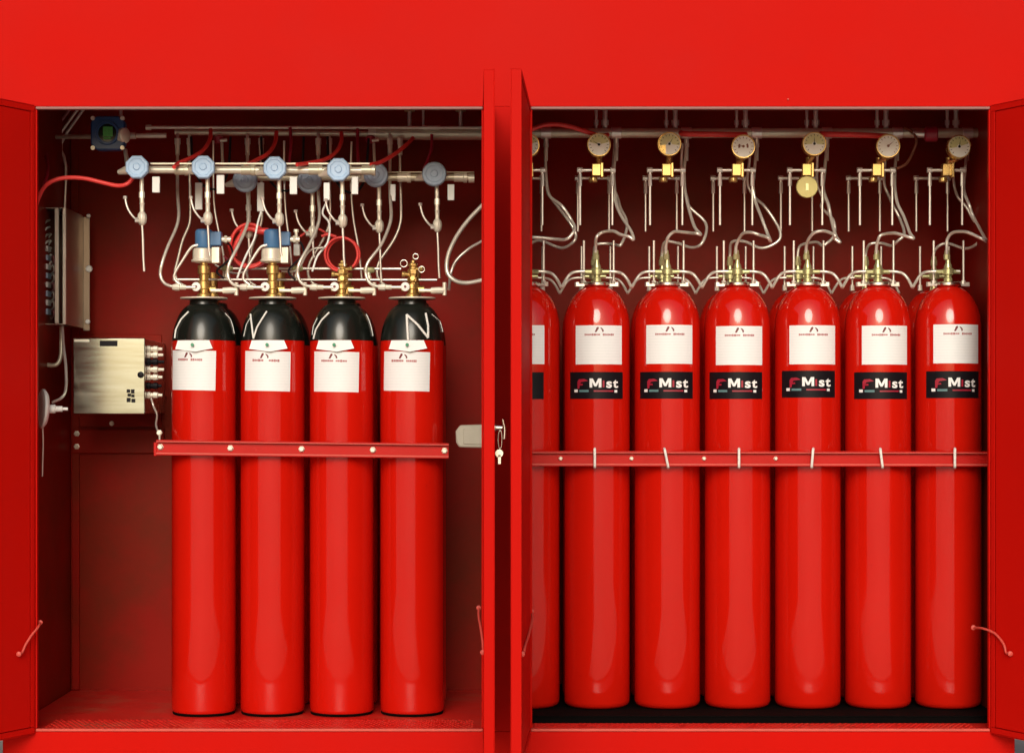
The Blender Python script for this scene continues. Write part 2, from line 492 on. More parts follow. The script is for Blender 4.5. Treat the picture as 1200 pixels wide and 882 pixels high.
def add_logo(parent, rad, cx, cz, tilt):
    """roof-like mark and the line of lettering under it"""
    g = G()
    lf = ([(-0.0195,-0.008),(-0.013,-0.0085),(-0.004,0.006),(-0.006,0.011),(-0.012,0.009)], [(0,1,2,3,4)])
    rt = ([(0.001,0.009),(0.007,0.007),(0.013,0.001),(0.014,-0.006),(0.0085,-0.008),(0.008,-0.002),(0.003,0.005)], [(0,1,2,6),(2,3,4,5),(2,5,6)])
    for p in (lf, rt): curved(g, shifted(p, cx, cz), rad, parent_z, tilt)
    part('logo', g, M['maroon'], parent)
    g = G()
    x = -0.040
    rs = random.Random(int(abs(cx)*1e5) + 3)
    while x < 0.036:
        w = rs.uniform(0.004, 0.009)
        if abs(x + 0.002) > 0.004:
            curved(g, shifted(grid(w*0.85, rs.uniform(0.0055, 0.008), 2, 1), cx + x + w/2, cz - 0.0155), rad, parent_z, tilt)
        x += w
    part('print_line', g, M['dullred'], parent)

parent_z = 0.0
def lprofile(H):
    return cyl_profile(RL, H-0.016, 0.164, 0.055) + [(H-0.010, 0.0535), (H-0.004, 0.053), (H, 0.052)]
def lcylinder(i, cx, lx0, lx1, ly0, ly1):
    """red cylinder with a black shoulder, local frame at its foot"""
    global parent_z
    Y = 0.44
    base = Vector(((cx-600)*S(Y), Y, ZF + 0.0005))
    t = thing('gas_cylinder', f'red cylinder with black shoulder, {ORD[i]} counting from the steel control box', 'cylinder', (0,0,0), 'red cylinders with black shoulders')
    H = 1.667 - ZF; zb = 1.516 - ZF
    prof = lprofile(H)
    low = [p for p in prof if p[0] < zb]
    # radius on the shoulder at the colour change
    ps = [p for p in prof if p[0] >= zb]
    p0, p1 = low[-1], ps[0]
    rz = p0[1] + (p1[1]-p0[1])*(zb-p0[0])/(p1[0]-p0[0])
    part('body', G().lathe(low + [(zb, rz)], n=48), M['cyl'], t)
    part('dark_foot_rim', G().lathe([(0.0,RL*0.93),(0.001,RL*0.955),(0.008,RL*0.975),(0.010,RL*0.95)], n=48), M['rubber'], t)  # thin dark rim round the bottom of the cylinder
    part('shoulder', G().lathe([(zb, rz*0.9995)] + ps + [(H+0.004, 0.045)], n=48), M['blackp'], t)
    part('neck_plate', G().lathe([(H+0.0045, 0.086), (H+0.0065, 0.088), (H+0.0095, 0.088), (H+0.011, 0.086)], n=32), M['cream'], t, 0.001)
    # label, wrapped round the front
    xa, xb = [RL*math.asin(max(-0.97, min(0.97, ((v-cx)*S(0.36))/RL))) for v in (lx0, lx1)]
    zt_, zb_ = [CAM_Z - (v-HORIZON)*S(0.34) - base.z for v in (ly0, ly1)]
    wl, hl = xb-xa, zt_-zb_
    cxl, czl = (xa+xb)/2, (zt_+zb_)/2
    tl = R(-1.2)
    def C(g, poly, rad): return curved(g, poly, rad, 0, 0)
    c_, s_ = math.cos(tl), math.sin(tl)
    def place(poly): return [(cxl + x*c_ - y*s_, czl + x*s_ + y*c_) for (x, y) in poly[0]], poly[1]
    lab = part('label', C(G(), place(grid(wl, hl, 18, 3)), RL+0.0006), M['label'], t)
    g = G()
    for p in (([(-0.0195,-0.008),(-0.013,-0.0085),(-0.004,0.006),(-0.006,0.011),(-0.012,0.009)], [(0,1,2,3,4)]),
              ([(0.001,0.009),(0.007,0.007),(0.013,0.001),(0.014,-0.006),(0.0085,-0.008),(0.008,-0.002),(0.003,0.005)], [(0,1,2,6),(2,3,4,5),(2,5,6)])):
        C(g, place(shifted(p, -0.004, hl/2-0.018)), RL+0.0012)
    part('logo', g, M['maroon'], lab)
    g = G(); x = -0.055
    while x < 0.042:
        w = random.uniform(0.005, 0.010)
        if abs(x+0.004) > 0.005:
            C(g, place(shifted(grid(w*0.85, random.uniform(0.006, 0.009), 2, 1), x+w/2, hl/2-0.034)), RL+0.0012)
        x += w
    part('print_line', g, M['dullred'], lab)
    # valve
    vz = H + 0.0115
    g = G()
    if i < 2:
        g.lathe([(0,0.026),(0.012,0.026),(0.014,0.018),(0.03,0.018),(0.032,0.024),(0.06,0.024),(0.062,0.017),(0.085,0.017),(0.088,0.023),(0.118,0.023),(0.12,0.015),(0.14,0.015)], (0,0,vz), n=12)
    else:
        g.lathe([(0,0.024),(0.012,0.024),(0.014,0.017),(0.03,0.017),(0.032,0.026),(0.05,0.026)], (0,0,vz), n=12)
        g.lathe([(0,0.014),(0.008,0.014),(0.010,0.022),(0.026,0.022),(0.028,0.016),(0.036,0.016),(0.038,0.0205),(0.056,0.0205),(0.058,0.013),(0.066,0.013),(0.068,0.018),(0.078,0.018),(0.080,0.009),(0.090,0.008)], (0.003,0,vz+0.048), n=6, phase=0.4*i)
        g.rod((0.003,0,vz+0.084), (-0.030,-0.006,vz+0.086), 0.0075, 8).lathe([(0,0.011),(0.012,0.011)], (-0.026,-0.006,vz+0.086), (-1,-0.1,0), 6)
        g.rod((0.003,0,vz+0.102), (0.036,-0.008,vz+0.108), 0.0070, 8).lathe([(0,0.010),(0.010,0.010)], (0.030,-0.007,vz+0.107), (1,-0.2,0.1), 6)
        g.rod((0.003,-0.01,vz+0.070), (0.003,-0.034,vz+0.070), 0.010, 8)
    g.rod((-0.024,0,vz+0.034), (-0.040,0,vz+0.034), 0.012, 10)
    g.rod((0.022,0,vz+0.030), (0.046,0,vz+0.030), 0.013, 6)
    v = part('valve', g, M['brass'], t, 0.0015)
    gg = G(); gc = Vector((-0.024,-0.036,vz+0.038))
    gg.lathe([(0,0.014),(0.016,0.0165),(0.020,0.0165),(0.021,0.014)], gc+Vector((0,0.018,0)), (0,-1,0), 20)
    ga = part('pressure_dial', gg, M['white'], v)
    part('dial_hub', G().lathe([(0,0.005),(0.0016,0.004)], gc+Vector((0,-0.0035,0)), (0,-1,0), 10), M['maroon'], ga)
    if i < 2:      # solenoid actuator
        z = vz + 0.128
        part('actuator_flange', G().lathe([(0,0.024),(0.004,0.042),(0.010,0.044),(0.014,0.038),(0.050,0.038),(0.054,0.034)], (-0.004,0,z), n=20).cbox((0.046,0.0,z+0.028), 0.028, 0.05, 0.058), M['cream'], t, 0.001)
        part('solenoid', G().lathe([(0,0.030),(0.008,0.033),(0.062,0.033),(0.070,0.026)], (0.0,0,z+0.055), n=18).cbox((0.044,0.004,z+0.09), 0.044, 0.044, 0.052), M['blue'], t, 0.003)
        part('cable_gland', G().rod((0.066,0.004,z+0.088), (0.10,0.004,z+0.088), 0.010, 8).lathe([(0,0.014),(0.01,0.014)], (0.076,0.004,z+0.088), (1,0,0), 6), M['cream'], t)
    if i == 3:     # pull rings on the manual release
        zz = vz + 0.125
        for (cx_, cz_, r_) in ((-0.030, zz, 0.013), (0.036, zz-0.022, 0.011), (0.014, zz+0.026, 0.010)):
            part('pull_ring', G().tube([(cx_ + r_*math.cos(k*math.pi/5), -0.018, cz_ + r_*math.sin(k*math.pi/5)) for k in range(10)], 0.0025, 6, 2, True), M['steel'], t)
    t.location = base
    return t, base, zb, H

LC = [(239, 204.5, 257.5, 410.5, 457), (319.5, 290, 343.5, 411.5, 458), (400.5, 370, 423, 412, 459), (483, 451, 505, 412, 458)]
LEFT = [lcylinder(i, *c) for i, c in enumerate(LC)]

# hang tags with strings
def hang_tag(i, cx, tx, strings):
    t0, base, zb, H = LEFT[i]
    r = RL + 0.004
    tg = thing('hang_tag', f'white card tag with green eyelet tied on the {ORD[i]} black-shouldered cylinder', 'tag', W(tx, 414, 0.31), 'white tags tied to the cylinder necks')
    def on(px, py, extra=0.004):
        """point on the cylinder skin (wall or shoulder) under a photo position"""
        z = CAM_Z - (py-HORIZON)*S(0.36)
        h = z - base.z
        rad = RL
        prof = lprofile(H)
        for a_, b_ in zip(prof, prof[1:]):
            if a_[0] <= h <= b_[0]:
                rad = a_[1] + (b_[1]-a_[1])*(h-a_[0])/max(1e-6, b_[0]-a_[0])
        rad += extra
        dx = max(-0.985*rad, min(0.985*rad, (px-600)*S(0.36) - base.x))
        return Vector((base.x + dx, base.y - math.sqrt(rad*rad - dx*dx), z))
    poly = [on(tx-20, 399, 0.007), on(tx+18, 399, 0.007), on(tx+22, 408.5, 0.010), on(tx+2, 412.5, 0.011), on(tx-23, 409, 0.010)]
    top = [poly[0], (poly[0]+poly[1])/2 + Vector((0,-0.012,0)), poly[1], poly[2], poly[3]+Vector((0,-0.004,0)), poly[4]]
    g = G(); g.plate(top, (0,-1,0), 0.0012)
    part('card', g, M['card'], tg)
    hc = on(tx-1, 404.5, 0.020)
    part('eyelet', G().lathe([(0,0.0065),(0.002,0.0055)], hc, (0,-1,0), 12), M['greenp'], tg)
    for s_, rad in strings:
        pts = [on(px_, py_, 0.004 + rad) for (px_, py_) in s_]
        dense = []
        for a_, b_ in zip(s_, s_[1:]):
            for k in range(4):
                dense.append(on(a_[0]+(b_[0]-a_[0])*k/4, a_[1]+(b_[1]-a_[1])*k/4, rad+0.001))
        dense.append(on(*s_[-1], rad+0.001))
        part('string', G().tube(dense, rad, 6, 1), M['stringm'], tg)
hang_tag(0, 239, 229, [([(204.5,396),(205.5,386),(212,374),(221,365)], 0.0032), ([(262,366),(270,376),(275,390)], 0.0016)])
hang_tag(1, 319.5, 316, [([(298,397),(296,384),(293,368)], 0.0034), ([(298,397),(302,384),(313,365)], 0.0034), ([(285,394),(288,380),(294,370)], 0.0014)])
hang_tag(2, 400.5, 394, [([(367,397),(370,386),(377,375),(386,366)], 0.0032), ([(431,367),(437,380),(440,393)], 0.0018), ([(365,392),(366,382),(371,372)], 0.0014)])
hang_tag(3, 483, 479, [([(479,399),(478,385),(477,369)], 0.0046), ([(477,369),(490,381),(502,396)], 0.0046), ([(502,396),(502,382),(499,367)], 0.0042), ([(506,368),(518,378),(525,388)], 0.0016)])

# rear row, only its valve tops show above the front row
def rear_left(i, cx):
    Y = 0.695
    x = (cx-600)*S(0.44)
    t = thing('gas_cylinder', f'cylinder behind the {ORD[i]} black-shouldered one, only its brass valve showing', 'cylinder', (0,0,0), 'cylinders in the rear rows')
    H = 1.667 - ZF; zb = 1.516 - ZF
    prof = lprofile(H)
    low = [p for p in prof if p[0] < zb]
    part('body', G().lathe(low, n=32), M['cyl'], t)
    part('shoulder', G().lathe([low[-1]] + [p for p in prof if p[0] >= zb] + [(H+0.004, 0.045)], n=32), M['blackp'], t)
    part('valve', G().lathe([(H+0.004,0.024),(H+0.04,0.024),(H+0.042,0.017),(H+0.09,0.017),(H+0.092,0.022),(H+0.12,0.022)], n=10), M['brass'], t)
    t.location = (x, Y, ZF+0.0005)
for i, c in enumerate(LC): rear_left(i, c[0])

# ---- right bay: cylinders with white label and black nameplate, on a black plinth
ZP = 0.162
pl = thing('cylinder_plinth', 'low black rubber-topped plinth under the row of labelled cylinders', 'plinth', (0.87, 0.6, ZF))
part('plinth_frame', G().box((-0.006, 0.17, ZF+0.0008), (XR-0.014, YB-0.004, ZP-0.006)), M['rubber'], pl, 0.001)
part('rubber_mat', G().box((-0.005, 0.172, ZP-0.0058), (XR-0.015, YB-0.006, ZP)), M['rubber'], pl, 0.001)

NM = lambda k: 'half-hidden labelled cylinder' if k == 0 else f'{ORD[k-1]} wholly visible labelled cylinder'
RC = [699.5 + 82.3*k for k in range(-1, 6)]
HR = 1.716 - ZP
def make_rcylinder():
    t = thing('water_cylinder', 'x', 'cylinder', (0,0,0), 'red cylinders with white label and black nameplate')
    prof = cyl_profile(RR, HR, 0.155, 0.042)
    part('body', G().lathe(prof + [(HR+0.003, 0.038)], n=48), M['cyl'], t)
    part('neck_plate', G().lathe([(HR+0.0035,0.046),(HR+0.006,0.050),(HR+0.016,0.050),(HR+0.019,0.046)], n=28), M['steel'], t, 0.001)
    c_ = G()
    for s_ in (-1, 1):
        c_.cbox((s_*0.062,0,HR+0.008), 0.030, 0.03, 0.008); c_.lathe([(0,0.010),(0.016,0.010)], (s_*0.073,0,HR+0.003), n=6)
    part('clamp_lug', c_, M['tube'], t)
    g = G().lathe([(HR+0.019,0.016),(HR+0.034,0.016),(HR+0.036,0.013),(HR+0.046,0.013),(HR+0.048,0.022),(HR+0.068,0.022),(HR+0.070,0.015),(HR+0.078,0.015),(HR+0.092,0.009),(HR+0.112,0.0075)], n=12)
    g.rod((-0.045,0,HR+0.058), (0.045,0,HR+0.058), 0.0085, 8)
    part('valve', g, M['brassg'], t, 0.001)
    # white label 54 x 45 px and black nameplate 61 x 31 px
    kz = lambda v: CAM_Z - (v-HORIZON)*S(0.33) - ZP
    arc = lambda hp: 2*RR*math.asin(hp*S(0.35)/RR)
    wl = arc(27); z1, z0 = kz(381), kz(426.5)
    lab = part('label', curved(G(), shifted(grid(wl, z1-z0, 18, 3), 0.004, (z0+z1)/2), RR+0.0006), M['label'], t)
    g = G()
    for p in (([(-0.0195,-0.008),(-0.013,-0.0085),(-0.004,0.006),(-0.006,0.011),(-0.012,0.009)], [(0,1,2,3,4)]),
              ([(0.001,0.009),(0.007,0.007),(0.013,0.001),(0.014,-0.006),(0.0085,-0.008),(0.008,-0.002),(0.003,0.005)], [(0,1,2,6),(2,3,4,5),(2,5,6)])):
        curved(g, shifted(p, 0.006, z1-0.0165), RR+0.0012)
    part('logo', g, M['maroon'], lab)
    g = G(); x = -0.052
    while x < 0.056:
        w = random.uniform(0.005, 0.010)
        if abs(x-0.003) > 0.005: curved(g, shifted(grid(w*0.85, random.uniform(0.005, 0.008), 2, 1), x+w/2, z1-0.034), RR+0.0012)
        x += w
    part('print_line', g, M['dullred'], lab)
    wp = arc(30.8); p1, p0 = kz(435), kz(466.5)
    px0 = -4*S(0.35)
    pc = (p0+p1)/2
    npl = part('nameplate', curved(G(), shifted(grid(wp, p1-p0, 20, 2), px0, pc), RR+0.0008), M['black'], t)
    u = S(0.33)                                   # one photo pixel on the front of the cylinder
    def place(poly, dx, py): return shifted(poly, dx*u*1.02, kz(py))
    for nm, poly, dx, py in (('letter_m', ([(x*u, y*u) for x, y in [(-7,0),(-7,10.6),(-3.2,10.6),(0,4.6),(3.2,10.6),(7,10.6),(7,0),(3.8,0),(3.8,6),(1.2,1.2),(-1.2,1.2),(-3.8,6),(-3.8,0)]], [(0,1,2,11,12),(2,3,10,11),(3,9,10),(3,4,8,9),(4,5,6,7,8)]), -4.7, 453.2), ('letter_s', text2d('s', 15*u, 0.0014, 1.3), 11.3, 453.2),
                             ('letter_t', text2d('t', 15*u, 0.0014, 1.3), 19.6, 453.2), ('plate_dot', grid(4*u, 3*u, 2, 1), 20, 457.5), ('plate_dot', grid(5*u, 3.4*u, 2, 1), -29, 457)):
        part(nm, curved(G(), place(poly, dx, py), RR+0.0014), M['card'], npl)
    g = G()
    fl_ = ([(-7,-5.5),(-7,3),(-5,5.5),(2,6),(7,3.5),(3,3),(-2,2.2),(-3.5,0),(0,0.4),(0.5,-1.6),(-3.8,-1.8),(-4.4,-5.5)],
           [(0,1,7,10,11),(1,2,3,6,7),(3,4,5,6),(7,8,9,10)])
    fl_ = ([(x*u, y*u) for x, y in fl_[0]], fl_[1])
    curved(g, place(fl_, -20, 449), RR+0.0014)
    curved(g, place(grid(2.2*u, 8*u, 1, 1), 4.6, 449), RR+0.0013)
    curved(g, place(grid(24*u, 1.6*u, 6, 1), 5, 457.3), RR+0.0013)
    part('nameplate_mark', g, M['darkred'], npl)
    g = G(); curved(g, place(grid(12*u, 2.6*u, 4, 1), -18.5, 457.2), RR+0.0014)
    part('nameplate_stripe', g, M['teal'], npl)
    return t
protoR = make_rcylinder()
ROT = [-15, 1, 0.5, -4.5, 1, 4, 5]
for i, cx in enumerate(RC):
    o = protoR if i == 0 else copy_tree(protoR)
    o.location = ((cx-600)*S(0.44), 0.44, ZP+0.0005)
    o.rotation_euler.z = R(ROT[i])
    jr = random.Random(40+i)
    for ch in o.children:
        if ch.name.startswith(('label', 'nameplate')):
            ch.location.z = jr.uniform(-0.004, 0.003); ch.rotation_euler.z = R(jr.uniform(-1.5, 1.5))
    o['label'] = 'red cylinder with black nameplate, ' + ('half hidden by the inner door leaf' if i == 0 else f'{ORD[i-1]} wholly visible one from the inner door leaf')
for ch in list(protoR.children):           # the half hidden cylinder shows only a plain dark end of its plate
    if ch.name.startswith('nameplate'):
        for g2 in list(ch.children):
            bpy.data.objects.remove(g2)
DYR = 0.27
protoB = thing('water_cylinder', 'x', 'cylinder', (0,0,0), 'cylinders in the rear rows')
part('body', G().lathe(cyl_profile(RR, HR, 0.155, 0.042) + [(HR+0.003, 0.038)], n=32), M['cyl'], protoB)
part('valve', G().lathe([(HR+0.003,0.016),(HR+0.046,0.013),(HR+0.048,0.022),(HR+0.068,0.022),(HR+0.070,0.015),(HR+0.092,0.009),(HR+0.112,0.0075)], n=10).rod((-0.045,0,HR+0.058), (0.045,0,HR+0.058), 0.0085, 8), M['brassg'], protoB)
for i, cx in enumerate(RC):
    o = protoB if i == 0 else copy_tree(protoB)
    o.location = ((cx-600)*S(0.44), 0.44+DYR, ZP+0.0005)
    o['label'] = f'cylinder hidden behind the {NM(i)}, only its valve showing'

# ------------------------------------------------------------------ clamp rails in front of the cylinders
def rail(label, x0, y0, x1, y1, h, Y, bolts, bolt_r, lip=0.006):
    a, b = W(x0, y0, Y), W(x1, y1, Y)
    t = thing('clamp_rail', label, 'rail', (a+b)/2)
    d = (b-a); n = Vector((0,-1,0)); up = Vector((-d.z, 0, d.x)).normalized()
    hh = h*S(Y)/2
    def bar(c0, c1, y0_, y1_):
        return G().plate([a + up*c0 + Vector((0,y0_,0)), b + up*c0 + Vector((0,y0_,0)), b + up*c1 + Vector((0,y0_,0)), a + up*c1 + Vector((0,y0_,0))], (0,-1,0), y0_-y1_)
    part('web', bar(-hh+0.001, hh-0.001, 0.002, -0.003), M['rail'], t, 0.001)
    part('flange', bar(hh-0.0005, hh+0.0035, 0.004, -0.022), M['rail'], t, 0.001)
    part('flange', bar(-hh-0.0035, -hh+0.0005, 0.004, -0.022), M['rail'], t, 0.001)
    part('return_lip', bar(hh-0.0045, hh-0.0006, -0.0185, -0.0215), M['lip'], t, 0.0006)  # pink on both return lips paints their highlight
    part('return_lip', bar(-hh+0.0006, -hh+0.006, -0.0185, -0.0215), M['lip'], t, 0.0006)
    for (bx, by) in bolts:
        c = W(bx, by, Y-0.003)
        part('bolt', G().lathe([(0,bolt_r*1.25),(0.002,bolt_r*1.25),(0.003,bolt_r),(0.009,bolt_r),(0.011,bolt_r*0.8)], c, (0,-1,0), 6), M['cream'], t)
    return t
rail('red channel rail bolted across the black-shouldered cylinders', 184, 524, 526, 528, 15.5, 0.305, [(188,523.5),(270,525),(353.5,526),(437,527),(521,528)], 0.0095)
rail('red channel rail with white ties across the labelled cylinders', 618, 537, 1158, 537.5, 15.5, 0.300, [(657,537),(740,537),(825,537),(909,537)], 0.0065)
for k, (tx, sl) in enumerate([(697,0),(781,2.5),(866,0),(952,-1),(1033,1.5),(1119,0)]):
    Y = 0.272
    p = [W(tx-sl, 525.5, Y+0.03), W(tx-sl*0.8, 527, Y), W(tx, 537, Y-0.002), W(tx+sl*0.8, 546.5, Y), W(tx+sl*0.6, 547.5, Y+0.03)]
    solo('cable_tie', G().tube(p, 0.0048, 6, 3), M['stringm'], f'white tie round the red rail in front of the {NM(k+1)}', 'tie', 'white ties on the rail')

# brackets that carry the rails back to the back wall
for (label, x, py, Y0) in (('red arm carrying the bolted rail, next to the control box', 180, 527, 0.31),):
    a = W(x, py+7, Y0)
    solo('rail_bracket', G().box((a.x, Y0, a.z), (a.x+0.012, YB-0.001, a.z+0.05)), M['rail'], label, 'bracket', bevel=0.002)

# ------------------------------------------------------------------ right bay pipework
YM = 0.56
man = thing('manifold_pipe', 'grey collecting pipe hung behind the row of dial gauges', 'pipe', W(890, 162, YM))
part('pipe', G().rod(W(600, 156, YM), W(1185, 156, YM), 0.0185, 16), M['pipe'], man)
for k, cx in enumerate(RC):
    x = cx + 22.5
    part('tee', G().lathe([(0,0.0215),(0.04,0.0215)], W(x, 156, YM)-Vector((0.02,0,0)), (1,0,0), 14).rod(W(x,156,YM), W(x,172,YM), 0.0095, 10), M['tube'], man, 0.002)
    if k > 0:
        for dx, r in ((-1.0, 0.006), (9.5, 0.0095)):
            part('hanger_rod', G().rod(W(cx+dx, 150, YM), W(cx+dx, 60, YM), r, 8).lathe([(0,r*1.5),(0.02,r*1.5)], W(cx+dx,147,YM), (0,0,1), 6), M['tube'], man)
def station(k, cx, Y, front):
    if front: lab = f'dial gauge on brass block with tubes above the {NM(k)}'
    else: lab = f'bare tube frame behind the gauge above the {NM(k)}'
    t = thing('gauge_station' if front else 'tube_frame', lab, 'gauge' if front else 'tube frame', W(cx, 262, Y), 'gauge stations above the cylinders' if front else 'tube frames of the rear row')
    f = 1.0
    def P(dx, py, dy=0):
        p = W(cx+dx, py, 0.44)       # size is that of the front row; the rear row repeats it deeper
        return Vector((p.x, Y+dy, p.z))
    x0, x1 = -23, 21
    part('crossbar', G().rod(P(x0,198.5), P(x1,198.5), 0.0065, 10).lathe([(0,0.011),(0.02,0.011)], P(x0,198.5), (1,0,0), 6).lathe([(0,0.011),(0.02,0.011)], P(x1-5,198.5), (1,0,0), 6), M['tube'], t, 0.001)
    for dx in (-19.5, 18.5):
        part('drop_tube', G().rod(P(dx,198), P(dx,263), 0.0046, 8).lathe([(0,0.0078),(0.045,0.0070)], P(dx,217), (0,0,1), 8), M['tube'], t)
    for dx in (-15.0, 20.0):
        part('drop_tube', G().rod(P(dx,281.2), P(dx,334), 0.0046, 8).lathe([(0,0.010),(0.022,0.0085)], P(dx,335), (0,0,1), 8), M['tube'], t)
    if front:
        g = G().cbox(P(0.5,198.5,-0.003), 0.040, 0.036, 0.046).lathe([(0,0.017),(0.018,0.017)], P(-4,207), (0,0,-1), 8).rod(P(3,192), P(3,183), 0.012, 10).cbox(P(6,199,-0.01), 0.012, 0.04, 0.056)
        part('brass_block', g, M['brass'], t, 0.003)
        gy = -0.045
        gx, gyp = [(1.5,172),(1.5,172),(2,170.5),(6,174),(6,170.5),(10,173.5),(10,174.5)][k]
        c = P(gx, gyp, gy)
        rg = 0.0445
        ax = Vector((random.uniform(-0.06,0.06), -1, random.uniform(-0.02,0.10))).normalized()
        ga = part('gauge', G().lathe([(0,0.034),(0.004,rg),(0.034,rg),(0.038,rg*0.98),(0.038,rg*0.90),(0.034,rg*0.885)], c - ax*0.004, ax, 32), M['brass'], t, 0.0008)
        part('stem', G().rod(c-Vector((0,0,rg-0.004)), P(2,189,-0.02), 0.009, 8), M['brass'], t)
        u = Vector((1,0,0)); w_ = ax.cross(u).normalized(); u = w_.cross(ax).normalized()
        if w_.z < 0: w_, u = -w_, u
        fc = c + ax*0.0305
        def disc(g, r0, r1, a0, a1, lift, n=24):
            vs_, fs_ = [], []
            for j in range(n+1):
                a_ = a0 + (a1-a0)*j/n
                d_ = u*math.cos(a_) + w_*math.sin(a_)
                vs_ += [fc + ax*lift + d_*r0, fc + ax*lift + d_*r1]
            for j in range(n): fs_.append((2*j, 2*j+1, 2*j+3, 2*j+2))
            return g.add(vs_, fs_)
        part('dial', disc(G(), 0.0003, rg*0.885, 0, 2*math.pi, 0.0, 36), M['dial_w'], ga)
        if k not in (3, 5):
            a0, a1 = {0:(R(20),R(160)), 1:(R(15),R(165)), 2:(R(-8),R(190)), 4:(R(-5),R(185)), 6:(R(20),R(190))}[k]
            part('dial_sheen', disc(G(), 0.008, rg*0.84, a0, a1, 0.0008), M['dial_y'], ga)  # coloured sector paints the sheen on the glass
        g = G()
        for j in range(13):
            a_ = R(-45 + 270*j/12)
            disc(g, rg*0.66, rg*0.80, a_-0.03, a_+0.03, 0.0015, 1)
        na = {0:R(120),1:R(150),2:R(60),3:R(175),4:R(90),5:R(40),6:R(80)}[k]
        d_ = u*math.cos(na) + w_*math.sin(na); q = ax.cross(d_)
        g.add([fc+ax*0.0022+q*0.0018, fc+ax*0.0022-q*0.0018, fc+ax*0.0022+d_*rg*0.62], [(0,1,2)])
        disc(g, 0.0002, 0.005, 0, 2*math.pi, 0.0026, 12)
        if k == 3:
            disc(g, 0.012, 0.019, R(150), R(200), 0.0018, 6); disc(g, 0.012, 0.019, R(-20), R(35), 0.0018, 6)
        part('needle_and_ticks', g, M['wood'] if k in (3,5) else M['black'], ga)
        if k == 4:
            part('spare_disc', G().lathe([(0,0.039),(0.002,0.0405),(0.010,0.0405),(0.012,0.038)], P(-1,219.5,-0.03), (0,-1,0), 32), M['gold'], t, 0.001, 'round gold plug with a slotted centre')
            part('plug_slot', G().cbox(P(-1,219.5,-0.0425), 0.010, 0.003, 0.026), M['brassg'], t)
    return t
for k, cx in enumerate(RC): station(k, cx, 0.47, True)
for k, cx in enumerate(RC): station(k, cx, 0.47+DYR, False)

TIP = [(55, 268), (42, 280), (38, 276), (39, 284), (37, 283), (41, 281), (46, 283)]
for k, cx in enumerate(RC):
    tx, ty = TIP[k]
    if k == 0:
        pts = [W(cx-1,300,.44), W(cx-1,288,.43), W(cx+4,280,.41), W(cx+16,278,.38), W(cx+34,281,.36), W(cx+48,279,.36), W(cx+55,270,.38), W(cx+51,258,.41), W(cx+40,243,.44), W(cx+28,228,.47), W(cx+23,210,.51), W(cx+22,190,.55), W(cx+22.5,170,YM)]
    else:
        pts = [W(cx-1.2,303,.44), W(cx-1.5,289,.43), W(cx+1,279,.41), W(cx+8,273,.39), W(cx+18,272,.36), W(cx+29,274.5,.33), W(cx+tx-4,ty-4,.30), W(cx+tx,ty-1,.31), W(cx+tx-4,ty-9,.35), W(cx+29,254,.41), W(cx+23,238,.45), W(cx+19.5,221,.49), W(cx+20,200,.53), W(cx+22.5,170,YM)]
    hr = random.Random(90+k)
    pts = pts[:2] + [p + Vector((hr.uniform(-.006,.006), hr.uniform(-.02,.02), hr.uniform(-.005,.005))) for p in pts[2:-2]] + pts[-2:]
    t = thing('flexible_hose', f'braided front hose curling up from the valve of the {NM(k)}', 'hose', pts[0], 'braided hoses above the labelled cylinders')
    part('braid', G().tube(pts, 0.0060, 8, 5), M['hose'], t)
    part('end_fitting', G().lathe([(0,0.0125),(0.018,0.0125),(0.020,0.010),(0.035,0.009)], pts[0]-Vector((0,0,0.004)), (0,0,1), 8), M['brassg'], t)
    part('end_fitting', G().lathe([(0,0.0075),(0.05,0.0085),(0.052,0.0105),(0.066,0.0105)], pts[-1]-Vector((0,0,0.06)), (0,0,1), 8), M['tube'], t)
    rx = 600 + (cx-600)*(DIST+0.44)/(DIST+0.71)
    YR = 0.71
    e = random.uniform(-5, 4) - (16 if k in (1, 4, 5) else 0)
    pts = [W(rx,310,YR), W(rx,296,YR), W(rx+4,286,YR-.02), W(rx+18,284,YR-.05), W(rx+38+e*.5,290,YR-.10), W(rx+53+e,285,YR-.13), W(rx+58+e,273,YR-.12), W(rx+51+e*.7,259,YR-.09), W(rx+37+e*.4,244,YR-.06), W(rx+27,231,YR-.04), W(rx+22,214,YR-.05), W(rx+22.5,190,YR-.10), W(rx+24,168,YM+.01)]
    pts = pts[:2] + [p + Vector((hr.uniform(-.009,.009), hr.uniform(-.02,.02), hr.uniform(-.008,.008))) for p in pts[2:-2]] + pts[-2:]
    t = thing('flexible_hose', f'braided rear hose looping wider behind the {NM(k)}', 'hose', pts[0], 'braided hoses of the rear row')
    part('braid', G().tube(pts, 0.0056, 8, 5), M['hose'], t)
    part('end_fitting', G().lathe([(0,0.0125),(0.02,0.0125),(0.022,0.010),(0.035,0.009)], pts[0]-Vector((0,0,0.004)), (0,0,1), 8), M['brassg'], t)
    # pilot tubes: level over the valve, dipping between the cylinders
    last = k == len(RC)-1
    pts = [W(cx-41.5,337,.40), W(cx-37,329,.42), W(cx-32,322,.43), W(cx-25,318.6,.44), W(cx-10,318,.44), W(cx+10,318,.44)]
    pts += [W(cx+14,318,.44)] if last else [W(cx+22,318.5,.44), W(cx+30,321,.43), W(cx+36,328,.42), W(cx+40.5,337,.40)]
    solo('pilot_tube', G().tube(pts, 0.0056, 8, 4), M['hose'], f'steel pilot tube arching over the valve of the {NM(k)}', 'tube', 'pilot tubes over the labelled cylinders')
    if not last:
        dl_ = [Vector((p.x - 0.0*p.x, p.y + DYR, p.z - 0.006)) for p in pts]
        solo('pilot_tube', G().tube(dl_, 0.0048, 8, 4), M['hose'], f'steel pilot tube arching behind the valve of the {NM(k)}', 'tube', 'pilot tubes of the rear row')

